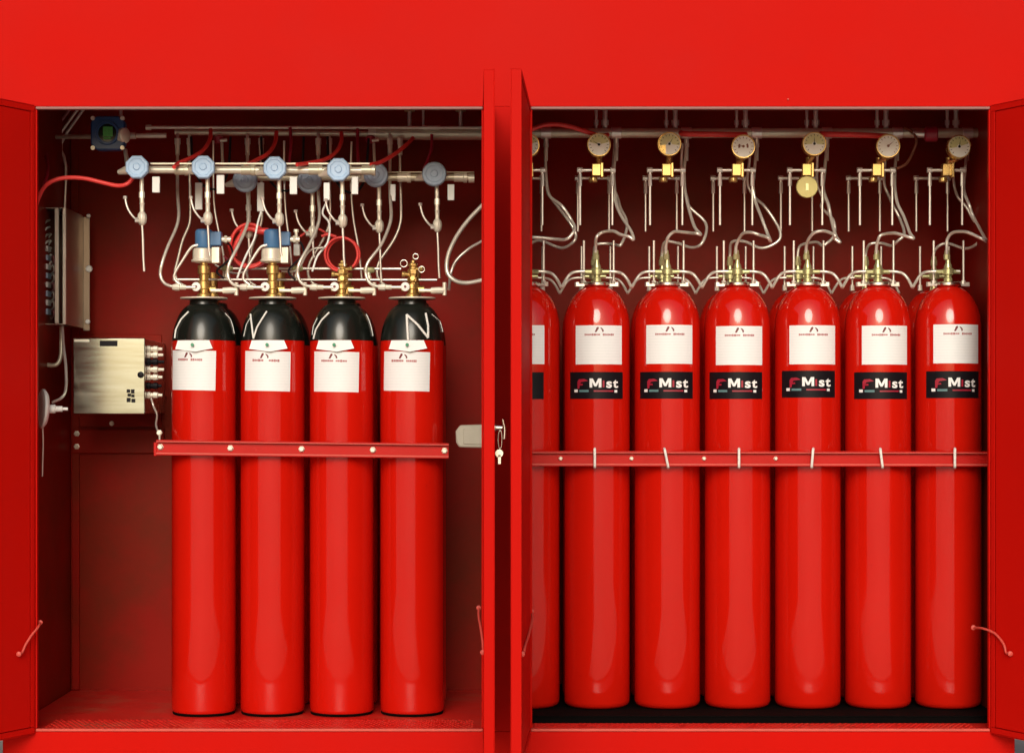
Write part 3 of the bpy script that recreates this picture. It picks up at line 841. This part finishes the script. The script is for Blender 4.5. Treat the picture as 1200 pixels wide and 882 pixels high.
def cable(name, pts, r, label, group=None, m='redcable', cat='cable', sub=6):
    return solo(name, G().tube(pts, r, 8, sub), M[m], label, cat, group)
cable('red_cable', [W(606,156,.36), W(622,152,.37), W(636,147,.37), W(652,146,.38), W(670,149,.39), W(688,155,.41), W(703,159,.44), W(712,158,.50)], 0.0085, 'red cable sagging from the inner door leaf to a gauge')
cable('red_hose', [W(798,156,.50), W(803,157,.48), W(835,157.5,.47), W(866,158,.48), W(874,158,.50)], 0.0105, 'straight red hose between gauges, without gold plug near it', cat='hose')
cable('red_hose', [W(962,157,.50), W(968,157.5,.48), W(1000,158,.47), W(1033,159.5,.48), W(1040,160,.50)], 0.0105, 'straight red hose reaching from the gold-plug gauge to the white dial', cat='hose')
rp = thing('red_plug', 'round dark red plug beside the collecting pipe near its end', 'plug', W(1092, 166, 0.5))
part('plug_body', G().lathe([(0,0.020),(0.006,0.028),(0.045,0.028),(0.05,0.022)], W(1083,157.5,.51), (1,-0.1,0), 20), M['darkred'], rp)
part('plug_neck', G().rod(W(1070,157,.52), W(1084,157.4,.51), 0.013, 12), M['tube'], rp)
cable('wire_loop', [W(1060,150,.54), W(1068,154,.52), W(1074,164,.50), W(1070,178,.50), W(1062,192,.49), W(1050,198,.48)], 0.0055, 'dark red wire dropping from the collecting pipe beside the red plug', m='wood')

# ------------------------------------------------------------------ left bay: pipes
YB2 = 0.74
t = thing('manifold_pipe', 'pale collecting pipe with a thin line above it, top of the bay with blue caps', 'pipe', W(390, 166, YB2))
part('pipe', G().rod(W(432, 157, YB2), W(590, 157, YB2), 0.024, 16), M['pipe'], t)
part('pipe', G().rod(W(205, 155, YB2), W(433, 157, YB2), 0.011, 14), M['pipe'], t)
part('thin_line', G().rod(W(172, 149.5, YB2-0.03), W(590, 150, YB2-0.03), 0.0065, 10).lathe([(0,0.011),(0.02,0.011)], W(171,149.5,YB2-.03), (1,0,0), 8), M['cream'], t)
for x in (480, 496, 540):
    part('hanger_rod', G().rod(W(x,150,YB2), W(x,60,YB2), 0.008 if x != 496 else 0.005, 8), M['tube'], t)
for x in (480, 540):
    part('hanger_nut', G().lathe([(0,0.020),(0.012,0.020)], W(x,131,YB2), (0,0,1), 6), M['brassg'], t)
part('coupling', G().lathe([(0,0.009),(0.066,0.009)], W(496,150,YB2-.031), (1,0,0), 10), M['cream'], t)
part('coupling', G().lathe([(0,0.026),(0.03,0.026)], W(432,157,YB2), (1,0,0), 14), M['cream'], t)
t = solo('stub_pipe', G().rod(W(160,159,.7), W(195,159,.7), 0.010, 12).lathe([(0,0.014),(0.03,0.014)], W(150,159,.7), (1,0,0), 10), M['cream'], 'short pale pipe stub beside the blue transmitter', 'pipe')
solo('conduit', G().rod(W(66,160.5,.8), W(112,160,.72), 0.009, 10), M['pipe'], 'dull grey conduit leading from the corner cables to the blue transmitter', 'conduit')

YF, YR = 0.38, 0.62
t = thing('valve_manifold', 'pale horizontal pipe carrying the row of light blue caps', 'pipe', W(300, 208, YF))
part('pipe', G().rod(W(166, 199, YF), W(437, 200, YF), 0.0135, 14), M['cream'], t)
part('cover_strip', G().box(W(176, 190.5, YF-0.012), W(434, 194, YF+0.02)), M['cream'], t, 0.002)
for x in (205, 283, 362, 424):
    part('coupling', G().lathe([(0,0.018),(0.035,0.018),(0.037,0.021),(0.05,0.021)], W(x,199.5,YF), (1,0,0), 10), M['pipe'], t)
t = thing('valve_manifold', 'pale horizontal pipe carrying the slate blue caps behind', 'pipe', W(420, 214, YR))
part('pipe', G().rod(W(280, 208, YR), W(556, 208, YR), 0.0135, 14), M['pipe'], t)
part('cover_strip', G().box(W(440, 201, YR-0.012), W(556, 203.5, YR+0.02)), M['pipe'], t, 0.002)
for x in (466, 532):
    part('coupling', G().lathe([(0,0.018),(0.035,0.018),(0.037,0.021),(0.05,0.021)], W(x,208,YR), (1,0,0), 10), M['cream'], t)
part('end_cap', G().lathe([(0,0.018),(0.022,0.018)], W(549,209,YR), (1,0,0), 10), M['cream'], t)

def capped_valve(i, px, py, Y, front, tube_end, lab):
    c = W(px, py, Y-0.05)
    t = thing('capped_valve', lab, 'valve', W(px, tube_end, Y-0.03), 'blue capped valves')
    r = 14.2*S(Y)
    n = Vector((0.03*(1 if i % 2 else -1), -1, 0.05)).normalized()
    cap = part('cap', G().lathe([(0,r*0.86),(0.006,r),(0.026,r),(0.031,r*0.93),(0.032,r*0.72),(0.029,r*0.68),(0.029,r*0.30),(0.033,r*0.28)], c, n, 8 if front else 20, R(22.5)), M['capblue' if front else 'capgrey'], t, 0.002)
    part('neck', G().rod(c+Vector((0,0.03,0)), c, r*0.75, 12).rod(W(px-23,py+5,Y), W(px-7,py+1,Y-0.02), 0.009, 10, 0.022), M['cream'], t)
    x = px + (4 if front else 3)
    a = W(x, py+12, Y-0.03)
    def P(dx, dy, d=0): return W(x+dx, py+dy, Y-0.03+d)
    part('stem', G().rod(P(0,12), P(0.5,53), 0.0080, 10).lathe([(0,0.0105),(0.022,0.0105)], P(0.2,28), (0,0,-1), 6).lathe([(0,0.007),(0.03,0.0085),(0.034,0.011)], P(0.5,52), (0,0,1), 8), M['cream'], t)
    part('valve_body', G().lathe([(0,0.008),(0.010,0.016),(0.028,0.018),(0.040,0.016),(0.050,0.009)], P(0.5,67), (0,0,1), 8), M['cream'], t, 0.001)
    part('lever', G().tube([P(-4,61,-0.012), P(-9,58,-0.018), P(-15,50,-0.02), P(-18,42,-0.02), P(-19.5,34,-0.02)], 0.0042, 6, 4).lathe([(0,0.0075),(0.01,0.0075)], P(-19.5,36,-0.02), (0,0,1), 8).lathe([(0,0.010),(0.014,0.010)], P(-3,61,-0.010), (-1,0,0), 6), M['tube'], t)
    part('drip_tube', G().tube([P(0.5,66), P(1.5,85), P(2,(66+tube_end-py)/2+12), P(3,tube_end-py)], 0.0045, 6, 3), M['tube'], t)
for i, (px, py, te) in enumerate([(162,197,318), (239,197,300), (323,198,300), (397,200,312)]):
    capped_valve(i, px, py, YF, True, te, f'light blue cap with lever valve, {ORD[i]} along the pipe from the navy transmitter')
for i, (px, py, te) in enumerate([(288,212,300), (363,213,300), (441,206,330), (509,205,326)]):
    capped_valve(i, px, py, YR, False, te, f'slate blue cap with lever valve, {ORD[i]} along the rear pipe from the navy transmitter')

for (x, y0, y1, Y, w, wh) in [(183,207,226,YF,9.5,'just past the first light blue cap'), (233,214,246,YR,9,'behind the stem of the second light blue cap'), (258.5,205,227.5,YF,9.5,'just past the second light blue cap'),
                          (305.5,214,248,YR,8.5,'just past the first slate blue cap'), (344,207,228,YF,9,'just past the third light blue cap'), (383,214,235,YF,7.5,'just before the fourth light blue cap'), (416,207,228,YF,8,'just past the fourth light blue cap'),
                          (460.5,216,236,YR,6.5,'just past the third slate blue cap'), (528.5,216,235,YR,8,'just past the fourth slate blue cap')]:
    solo('identification_tag', G().box(W(x-w/2, y0, Y-0.045), W(x+w/2, y1, Y-0.033)), M['white'], 'white tag hanging from the pipe ' + wh, 'tag', 'white tags on the valve pipes', bevel=0.002)

# steel hoses from the collecting pipe to the cylinder valves
def left_hose(i, x0, xb, rear=False):
    Y0 = YB2 - 0.02; Ye = 0.40 if not rear else 0.72
    if not rear:
        pts = [W(x0,157,Y0), W(x0,190,Y0-.05), W(x0,225,Y0-.13), W(x0+1.5,252,Y0-.20), W(x0-2,268,Y0-.23), W(x0-11,288,Y0-.27), W(xb+1,308,Y0-.30), W(xb-1,322,.42), W(xb+4,332,.41), W(xb+16,336,.40), W(xb+40,336.5,.40)]
    else:
        pts = [W(x0,157,Y0+.02), W(x0,200,Y0), W(x0+1,240,Y0), W(x0,262,Y0), W(x0-8,282,Y0), W(xb+2,306,Y0), W(xb-1,320,Y0), W(xb+3,330,Y0), W(xb+10,335,Y0)]
    lab = f'steel hose bending down from the collecting pipe to the {ORD[i]} black-shouldered cylinder' + (' behind' if rear else '')
    t = thing('steel_hose', lab, 'hose', pts[-1], 'steel hoses to the black-shouldered cylinders')
    part('tube', G().tube(pts, 0.0060 if not rear else 0.0054, 8, 5), M['hose'], t)
    part('upper_fitting', G().lathe([(0,0.0085),(0.04,0.0095),(0.042,0.0115),(0.065,0.0115)], W(x0,182,Y0-.03), (0,0,1), 8), M['cream'], t)
    if not rear:
        e = pts[-1]
        part('end_fitting', G().lathe([(0,0.010),(0.012,0.013),(0.026,0.013),(0.028,0.009),(0.05,0.009)], e-Vector((0.085,0,0)), (1,0,0), 8), M['cream'], t)
for i, (x0, xb) in enumerate([(208,189), (290,268), (373,350), (457,430)]): left_hose(i, x0, xb)
for i, (x0, xb) in enumerate([(222,206), (306,290), (386,362), (469,443)]): left_hose(i, x0, xb, True)
for i, x in enumerate([239, 319.5, 400.5, 483]):
    g = G().rod(W(x+8,340,.42), W(x+36,340.5,.42), 0.0065, 8).lathe([(0,0.011),(0.03,0.013),(0.05,0.011)], W(x+22,340.3,.42), (1,0,0), 8).rod(W(x+38,346,.42), W(x+38,331,.42), 0.0075, 8)
    solo('outlet_pipe', g, M['cream'], f'short pale outlet pipe beside the valve of the {ORD[i]} black-shouldered cylinder', 'pipe', 'outlet pipes between the valves')
for (y, lab) in ((314.5, 'upper of two thin steel lines running behind the brass valves'), (327.5, 'lower of two thin steel lines running behind the brass valves')):
    solo('pilot_line', G().rod(W(203 if y > 320 else 258, y, .60), W(512 if y > 320 else 470, y+0.5, .60), 0.0052, 8), M['tube'], lab, 'tube')
for (i, xa) in ((0, 240), (1, 321)):
    solo('actuator_tube', G().tube([W(xa-8,287,.41), W(xa-16,290,.41), W(xa-26,305,.41), W(xa-35,320,.41), W(xa-35,328,.41), W(xa-28,334,.41)], 0.0052, 8, 4), M['tube'], f'thin bent tube from the solenoid of the {ORD[i]} black-shouldered cylinder', 'tube')

# red cables and coils of the left bay
for k, pts in enumerate([[(247,152),(246,163),(239,175),(226,184),(210,191),(204,196)], [(324,155),(322,168),(314,180),(298,189),(288,194)],
                         [(400,156),(400,166),(394,178),(381,187),(362,191),(348,193)], [(484,162),(476,170),(462,181),(446,190),(434,193)]]):
    cable('red_cable', [W(x, y, .60 - .055*j) for j, (x, y) in enumerate(pts)], 0.0078, 'red cable slanting from the collecting pipe to ' + ['the second light blue cap', 'the third light blue cap', 'the fourth light blue cap', 'the third slate blue cap'][k], 'slanting red cables')
for k, pts in enumerate([[(340,150),(341,170),(339,192)], [(419,151),(419,172),(420,190)], [(506,158),(506,172),(502,186),(497,198)]]):
    cable('red_cable', [W(x, y, .70 - .02*j) for j, (x, y) in enumerate(pts)], 0.0062, 'thin red cable dropping ' + ['past the third light blue cap', 'past the fourth light blue cap', 'towards the fourth slate blue cap'][k], 'thin red drop cables', m='darkred')
for (x, y) in ((256, 160), (434, 160)):
    t = thing('sensor', 'small red-topped sensor on the collecting pipe above the ' + ('second light blue cap' if x < 300 else 'third slate blue cap'), 'sensor', W(x, 178, .7), 'red-topped sensors on the pipe')
    part('sensor_head', G().lathe([(0,0.012),(0.008,0.018),(0.024,0.018),(0.03,0.010)], W(x, y+8, .70), (0,0,1), 12), M['darkred'], t)
    part('sensor_stem', G().rod(W(x+4,y+8,.70), W(x+5,y+33,.68), 0.0055, 8).rod(W(x+2,y+5,.69), W(x+10,y+4,.69), 0.007, 8), M['cream'], t)
cc = W(400, 298, .58)
g = G()
for q in range(3):
    g.tube([cc + Vector(((0.062+0.003*math.sin(q*2))*math.cos(a_)+0.003*q, 0.008*q, (0.064-0.002*q)*math.sin(a_))) for a_ in [j*math.pi/8 for j in range(16)]], 0.0055, 6, 3, True)
g.tube([cc+Vector((-0.02,0,0.066)), cc+Vector((-0.05,0,0.075)), cc+Vector((-0.075,0.0,0.068))], 0.006, 6, 4)
solo('cable_coil', g, M['redcable'], 'round coil of red cable hanging behind the third brass valve', 'cable')
cc = W(292, 288, .56)
g = G()
for q in range(2):
    g.tube([cc + Vector(((0.070+0.006*q)*math.cos(a_), 0.009*q, (0.082-0.008*q)*math.sin(a_))) for a_ in [j*math.pi/8 for j in range(16)]], 0.0065, 6, 3, True)
g.tube([W(301,270,.56), W(290,268,.56), W(283,275,.56), W(276,288,.56), W(275,300,.56)], 0.010, 6, 4)
g.lathe([(0,0.013),(0.05,0.013)], W(299,271,.55), (1,0,0), 10)
solo('cable_coil', g, M['redcable'], 'loose loops of red cable between the two solenoid valves', 'cable')
cable('red_cable', [W(36,262,.18), W(43,238,.22), W(50,222,.26), W(60,213,.29), W(76,208.5,.31), W(98,209,.33), W(118,213.5,.34), W(136,217.5,.35), W(148,216,.36), W(156,208,.36), W(158,200,.37)], 0.0080, 'long red cable swinging from the terminal box to the first light blue cap')
cable('red_cable', [W(46,232,.28), W(53,214,.40), W(56,196,.55), W(53,176,.70), W(52,164,.8)], 0.0068, 'red cable dropping from the corner cable bundle', m='darkred')
for k, (xa, ya, xb, yb) in enumerate([(70,128,48,157), (82,128,58,163), (92,127,66,166), (99,127,72,168)]):
    p0, p1 = W(xa, ya, .95), W(xb, yb, .95)
    d_ = (p0-p1)
    cable('corner_cable', [p0+d_*0.8, p0, p1, p1+Vector((0.012*(k-1.5), 0, -0.09)), Vector((p1.x+0.01, .95, p1.z-0.32))], 0.0058, 'cable of the bundle slanting into the upper corner of the bay', 'corner cable bundle', m=['tube','dullred','tube','tube'][k], sub=3)
solo('cable_trunking', G().box(W(54,178,1.0), (W(70,300,1.0).x, YB-0.001, W(70,262,1.0).z)), M['wood'], 'brown cable trunking on the wall under the corner cables', 'trunking', bevel=0.003)
# grey hose loops by the inner leaf
cable('grey_hose', [W(585,222,.42), W(566,240,.44), W(548,259,.46), W(534,279,.48), W(525,300,.49), W(524,318,.49), W(532,328,.48), W(546,331.5,.46), W(566,328,.44), W(585,322,.42)], 0.0082, 'thick grey hose in a wide loop behind the inner door leaf', m='hose', cat='hose')
cable('grey_hose', [W(585,272,.62), W(566,282,.64), W(549,292,.66), W(535,305,.66), W(529,318,.66), W(527,330,.64), W(526,339,.60)], 0.0060, 'thin grey hose curving behind the wide loop', m='tube', cat='hose')

# ------------------------------------------------------------------ blue transmitter with a display
Yt = 0.50
c = W(129, 158, Yt)
t = thing('pressure_transmitter', 'square navy transmitter with round green display', 'transmitter', W(129, 182, Yt))
hw = 20*S(Yt)
def sq(h, ch, y):
    return [(c.x+a_, c.y+y, c.z+b_) for a_, b_ in ((-h+ch,-h),(h-ch,-h),(h,-h+ch),(h,h-ch),(h-ch,h),(-h+ch,h),(-h,h-ch),(-h,-h+ch))]
hs = part('housing', G().plate(sq(hw, hw*0.35, 0), (0,-1,0), 0.05), M['navy'], t, 0.006)
for a_, b_ in ((-1,-1),(1,-1),(-1,1),(1,1)):
    part('screw', G().lathe([(0,0.009),(0.008,0.008)], c+Vector((a_*hw*0.86, -0.046, b_*hw*0.86)), (0,-1,0), 10), M['cream'], t)
part('bezel', G().lathe([(0,hw*0.70),(0.010,hw*0.66),(0.010,hw*0.54),(0.004,hw*0.52)], c+Vector((0.0,-0.0505,0)), (0,-1,0), 28), M['navy'], t)
dsp = part('display', G().lathe([(0,hw*0.53),(0.003,hw*0.53)], c+Vector((0,-0.0525,0)), (0,-1,0), 28), M['glass_dark'], t)
part('display_board', G().cbox(c+Vector((0.002,-0.0565,0.004)), 0.036, 0.002, 0.036).cbox(c+Vector((0.0,-0.0565,-0.021)), 0.026, 0.002, 0.007), M['green'], dsp)
part('side_cap', G().lathe([(0,0.030),(0.02,0.030),(0.026,0.022)], W(142,159,Yt-.03), (0.85,-0.5,0), 16), M['cream'], t, 0.002)
part('conduit_stub', G().rod(W(141.5,140,Yt), W(141.5,95,Yt), 0.007, 8).rod(W(147,176,Yt), W(150,200,Yt-.06), 0.008, 8), M['tube'], t)

# ------------------------------------------------------------------ stainless control box
Yb = 0.62
a, b = W(86, 396, Yb), W(170, 485, Yb)
t = thing('control_box', 'polished stainless steel control box with cable glands on its side', 'control box', ((a.x+b.x)/2, 0.8, b.z))
part('enclosure', G().box((a.x+0.003, Yb+0.012, a.z-0.003), (b.x-0.003, YB-0.0085, b.z+0.003)), M['steel'], t, 0.004)
lid = part('lid', G().box((a.x, Yb-0.004, a.z), (b.x, Yb+0.0105, b.z)), M['mirror'], t, 0.003)
def flat(px0, py0, px1, py1, m, name, par, d=0.0015, Y=Yb-0.0045):
    return part(name, G().box(W(px0, py0, Y), W(px1, py1, Y-d)), m, par)
flat(117, 399, 137.5, 405.5, M['black'], 'name_strip', lid)
flat(87, 397.5, 104.5, 400.5, M['cream'], 'hinge_strip', lid)
g = G()
for (x, y, w, h) in ((148.5,456,4,4),(153.5,456,4,5),(149.5,461,4,3.5),(154,462,3.5,3.5),(148.5,466,4.5,5),(154,467,4.5,4.5)):
    g.box(W(x, y, Yb-0.0045), W(x+w, y+h, Yb-0.0058))
part('printed_symbol', g, M['black'], lid)
part('lock', G().lathe([(0,0.012),(0.006,0.012),(0.008,0.009)], W(165,439,Yb-.004), (0,-1,0), 14), M['black'], lid)
for j, (y, w) in enumerate(((409,18),(416,19),(424,20),(433,20),(442,18),(452,17),(463,18))):
    dark = j in (2, 5)
    p = W(171, y, Yb+0.06)
    part('cable_gland', G().lathe([(0,0.014),(0.012,0.014),(0.014,0.010),(0.022,0.010),(0.024,0.013),(0.040,0.012),(0.044,0.007),(w*S(Yb),0.006)], (b.x-0.002, p.y, p.z), (1,0,0), 8), M['black'] if dark else M['cream'], t)
for (x, y) in ((131,496), (89,480)):
    part('mounting_bolt', G().lathe([(0,0.010),(0.008,0.009)], W(x, y, YB-0.0085), (0,-1,0), 8), M['cream'], t)
part('mounting_plate', G().box(W(84, 392, YB-0.008), (W(184, 500, 1.0).x, YB-0.0005, W(184, 500, YB).z)), M['inner'], t, 0.002)
cable('grey_wire', [W(177,466,.66), W(180,476,.66), W(184,486,.62), W(183,498,.50), W(186,508,.40)], 0.004, 'thin wire hanging from the control box glands to the rail end', m='tube')
t = thing('wall_bracket', 'red flat bracket bolted to the wall under the steel control box', 'bracket', W(137, 530, YB-.06))
part('plate', G().box(W(84, 503, YB-0.02), (W(192, 530, YB-.02).x, YB-0.001, W(192, 531, YB-.02).z)), M['inner'], t, 0.003)
for (x, y) in ((90,508), (90,523)):
    part('bolt', G().lathe([(0,0.012),(0.003,0.012),(0.004,0.009),(0.010,0.008)], W(x, y, YB-0.0205), (0,-1,0), 6), M['cream'], t)
solo('hex_bolt', G().lathe([(0,0.011),(0.004,0.011),(0.005,0.0085),(0.014,0.008)], W(187,507,.40), (0,-1,0), 6).rod(W(187,507,.40), W(187,520,.32), 0.004, 6), M['cream'], 'bolt standing up at the control box end of the bolted rail', 'bolt')

# ------------------------------------------------------------------ open terminal box in the corner
Y0 = 0.62; Y1 = 0.96
a, b = W(36, 243, Y0), W(77, 380, Y0)
t = thing('terminal_box', 'open steel terminal box with rows of wiring in the corner', 'terminal box', ((a.x+b.x)/2, Y1, b.z))
part('side_panel', G().box((b.x-0.004, Y0+0.012, a.z), (b.x, Y1, b.z)), M['brownsteel'], t, 0.001)
part('back_panel', G().box((XL+0.014, Y1-0.004, a.z), (b.x-0.0045, Y1, b.z)), M['steel'], t)
part('top_panel', G().box((XL+0.014, Y0+0.01, a.z-0.003), (b.x-0.0045, Y1-0.005, a.z)), M['steel'], t)
part('bottom_panel', G().box((XL+0.014, Y0+0.01, b.z), (b.x-0.0045, Y1-0.005, b.z+0.003)), M['steel'], t)
part('front_flange', G().box((b.x-0.012, Y0-0.002, a.z), (b.x, Y0+0.0115, b.z)), M['cream'], t, 0.002)
part('inner_flange', G().box(W(64, 244, Y0+0.005), W(69.5, 379, Y0+0.02)), M['cream'], t, 0.002)
part('mounting_plate', G().box((b.x-0.002, Y1+0.002, a.z-0.005), (W(105, 300, Y1).x, Y1+0.008, b.z-0.01)), M['brownsteel'], t, 0.001)
for (x, y, r) in ((104,253,0.009), (104.5,315,0.014), (103,377,0.010)):
    part('bolt', G().lathe([(0,r),(0.006,r),(0.010,r*0.7)], W(x, y, Y1+0.0015), (0,-1,0), 8), M['white'], t)
for j in range(8):
    y = 288 + j*10.5
    tb = part('terminal_block', G().box(W(46, y, Y0+0.03), W(60, y+7.5, Y0+0.09)), M['capgrey'] if j % 2 else M['white'], t, 0.001)
    part('terminal_screw', G().lathe([(0,0.008),(0.004,0.007)], W(50, y+3.6, Y0+0.0295), (0,-1,0), 8), M['cream'], tb)
for j in range(5):
    y = 264 + j*8
    part('wire', G().tube([W(58, y-6, Y0+0.09), W(54, y-4, Y0+0.03), W(48, y+3, Y0+0.02), W(46, y+12, Y0+0.04), W(52, y+18+j, Y0+0.07), W(60, y+10, Y0+0.09)], 0.0045, 6, 4), M['white' if j % 2 else 'tube'], t)
for j in range(7):
    y = 300 + j*10.5
    part('wire', G().tube([W(60, y+2, Y0+0.09), W(62.5, y, Y0+0.05), W(63, y+7, Y0+0.05), W(60, y+10, Y0+0.09)], 0.003, 5, 4), M['dullred' if j % 3 == 0 else 'tube'], t)
# conduit elbow under the terminal box
cable('grey_conduit', [W(46,382,.70), W(46,404,.70), W(48,420,.69), W(54,427,.68), W(66,427,.68), W(71,418,.69), W(72,400,.70), W(72,382,.70)], 0.0085, 'conduit bend hanging under the open terminal box', m='pipe', cat='conduit')
cable('grey_wire', [W(73,382,.66), W(74.5,405,.6), W(77,430,.55), W(77,455,.5), W(72,466,.42), W(62,471,.36)], 0.0055, 'grey wire curving from the terminal box down to the white disc', m='tube')
# white dished disc with a stubby shaft
t = thing('limit_switch', 'white dished disc with stubby shaft beside the outer door leaf', 'switch', W(48, 505, 0.28))
c0 = W(55, 479, 0.26)
axd = Vector((-0.90, -0.42, 0.05)).normalized()
part('disc', G().lathe([(0,0.020),(0.004,0.060),(0.014,0.072),(0.022,0.071),(0.026,0.050),(0.022,0.02)], c0, axd, 28), M['white'], t, 0.001)
part('shaft', G().lathe([(0,0.016),(0.03,0.016),(0.032,0.011),(0.055,0.011),(0.057,0.006),(0.075,0.006)], c0, (1,0.1,0), 12), M['white'], t)
part('cord', G().tube([W(50,500,.30), W(50.5,520,.30), W(50,540,.30), W(49.5,558,.30)], 0.0032, 6, 3), M['tube'], t)
part('mounting_arm', G().box((XL+0.0125, 0.285, c0.z-0.012), (c0.x+0.012, 0.305, c0.z+0.012)), M['steel'], t)

# cream box on the partition by the inner leaf
Yc = 0.34
a, b = W(534, 498, Yc), W(566, 525, Yc)
t = thing('junction_box', 'small pale grey junction box on the partition behind the inner door leaf', 'junction box', ((a.x+b.x)/2, Yc, b.z))
g = G().plate([W(539,498,Yc), W(572,497,Yc), W(572,525,Yc), W(538,524,Yc), W(534.5,518,Yc), W(534,505,Yc)], (0,1,0), 0.05)
part('housing', g, M['greyplastic'], t, 0.006)
part('lid', G().plate([W(543,502,Yc), W(569,501,Yc), W(569,521,Yc), W(543,520,Yc)], (0,-1,0), 0.004), M['greyplastic'], t, 0.002)
part('spacer', G().box((W(571,500,Yc).x, Yc+0.002, W(571,522,Yc).z), (-0.031, Yc+0.048, W(571,502,Yc).z)), M['inner'], t)

# loose wiring round the solenoids
for k, (m, lab, pts) in enumerate([
    ('black', 'black wire looping from the solenoid of the first black-shouldered cylinder', [(262,282),(270,288),(272,300),(262,310),(254,318),(262,326)]),
    ('black', 'black wire hanging beside the solenoid of the second black-shouldered cylinder', [(340,280),(352,284),(356,298),(346,308),(338,318),(346,328)]),
    ('white', 'white wire dropping between the first and second brass valves', [(306,248),(302,262),(298,280),(290,296),(283,312),(278,326)]),
    ('white', 'white wire dropping between the second and third brass valves', [(383,236),(378,250),(386,262),(384,284),(372,300),(366,318)]),
    ('tube', 'thin bent steel line leaving the second brass valve towards the third', [(330,318),(344,318),(352,312),(358,300),(366,292),(380,290)])]):
    cable('loose_wire', [W(x, y, .52 - .012*j) for j, (x, y) in enumerate(pts)], 0.0040, lab, m=m, cat='wire', sub=5)
t = thing('valve_block', 'small pale valve block hanging behind the second solenoid', 'valve', W(349, 300, .55))
part('block', G().box(W(344, 286, .53), W(352, 300, .56)), M['white'], t, 0.002)
part('stem', G().rod(W(348, 286, .545), W(347, 272, .545), 0.006, 8).lathe([(0,0.010),(0.01,0.010)], W(347,272,.545), (0,0,1), 6), M['cream'], t)

# more lines of the crowded left bay
for k, (m, r, lab, pts) in enumerate([
    ('tube', .0042, 'thin steel line dropping behind the second light blue cap', [(250,165),(250,200),(251,240),(256,270),(262,300),(262,326)]),
    ('black', .0050, 'black cable sagging behind the second light blue cap', [(224,160),(226,190),(236,215),(252,222),(262,214),(268,196),(270,160)]),
    ('tube', .0042, 'thin steel line dropping behind the third light blue cap', [(333,165),(333,205),(335,250),(340,290),(343,326)]),
    ('black', .0050, 'black cable sagging behind the third light blue cap', [(306,160),(308,190),(318,214),(334,224),(348,216),(354,196),(356,160)]),
    ('black', .0050, 'black cable sagging behind the fourth light blue cap', [(384,160),(386,192),(398,218),(414,226),(426,214),(430,190),(432,162)]),
    ('tube', .0042, 'thin steel line dropping behind the fourth light blue cap', [(412,166),(411,210),(414,255),(420,290),(424,326)]),
    ('redcable', .0046, 'thin red wire running from the second solenoid to the round coil', [(352,277),(362,270),(372,268),(384,274),(392,278)]),
    ('darkred', .0050, 'dark red wire drooping between the two solenoids low down', [(262,300),(276,312),(290,316),(304,312),(314,304)]),
    ('tube', .0042, 'thin steel line bending across below the two solenoids', [(252,310),(266,318),(280,320),(296,314),(308,306)])]):
    cable('service_line', [W(x, y, .66) for (x, y) in pts], r, lab, m=m, cat='line', sub=5)
for k, (x, y) in enumerate([(266,316), (348,316), (432,318)]):
    t = thing('pipe_fitting', f'small brass tee on the thin lines behind the {ORD[k]} outlet pipe', 'fitting', W(x, y+6, .60), 'brass tees on the thin lines')
    part('tee_body', G().lathe([(0,0.009),(0.008,0.012),(0.034,0.012),(0.042,0.009)], W(x-6, y-1.5, .60), (1,0,0), 8), M['brassg'], t)
    part('tee_branch', G().rod(W(x, y-1.5, .60), W(x, y+11, .60), 0.008, 8).lathe([(0,0.011),(0.012,0.011)], W(x, y+9, .60), (0,0,1), 6), M['cream'], t)
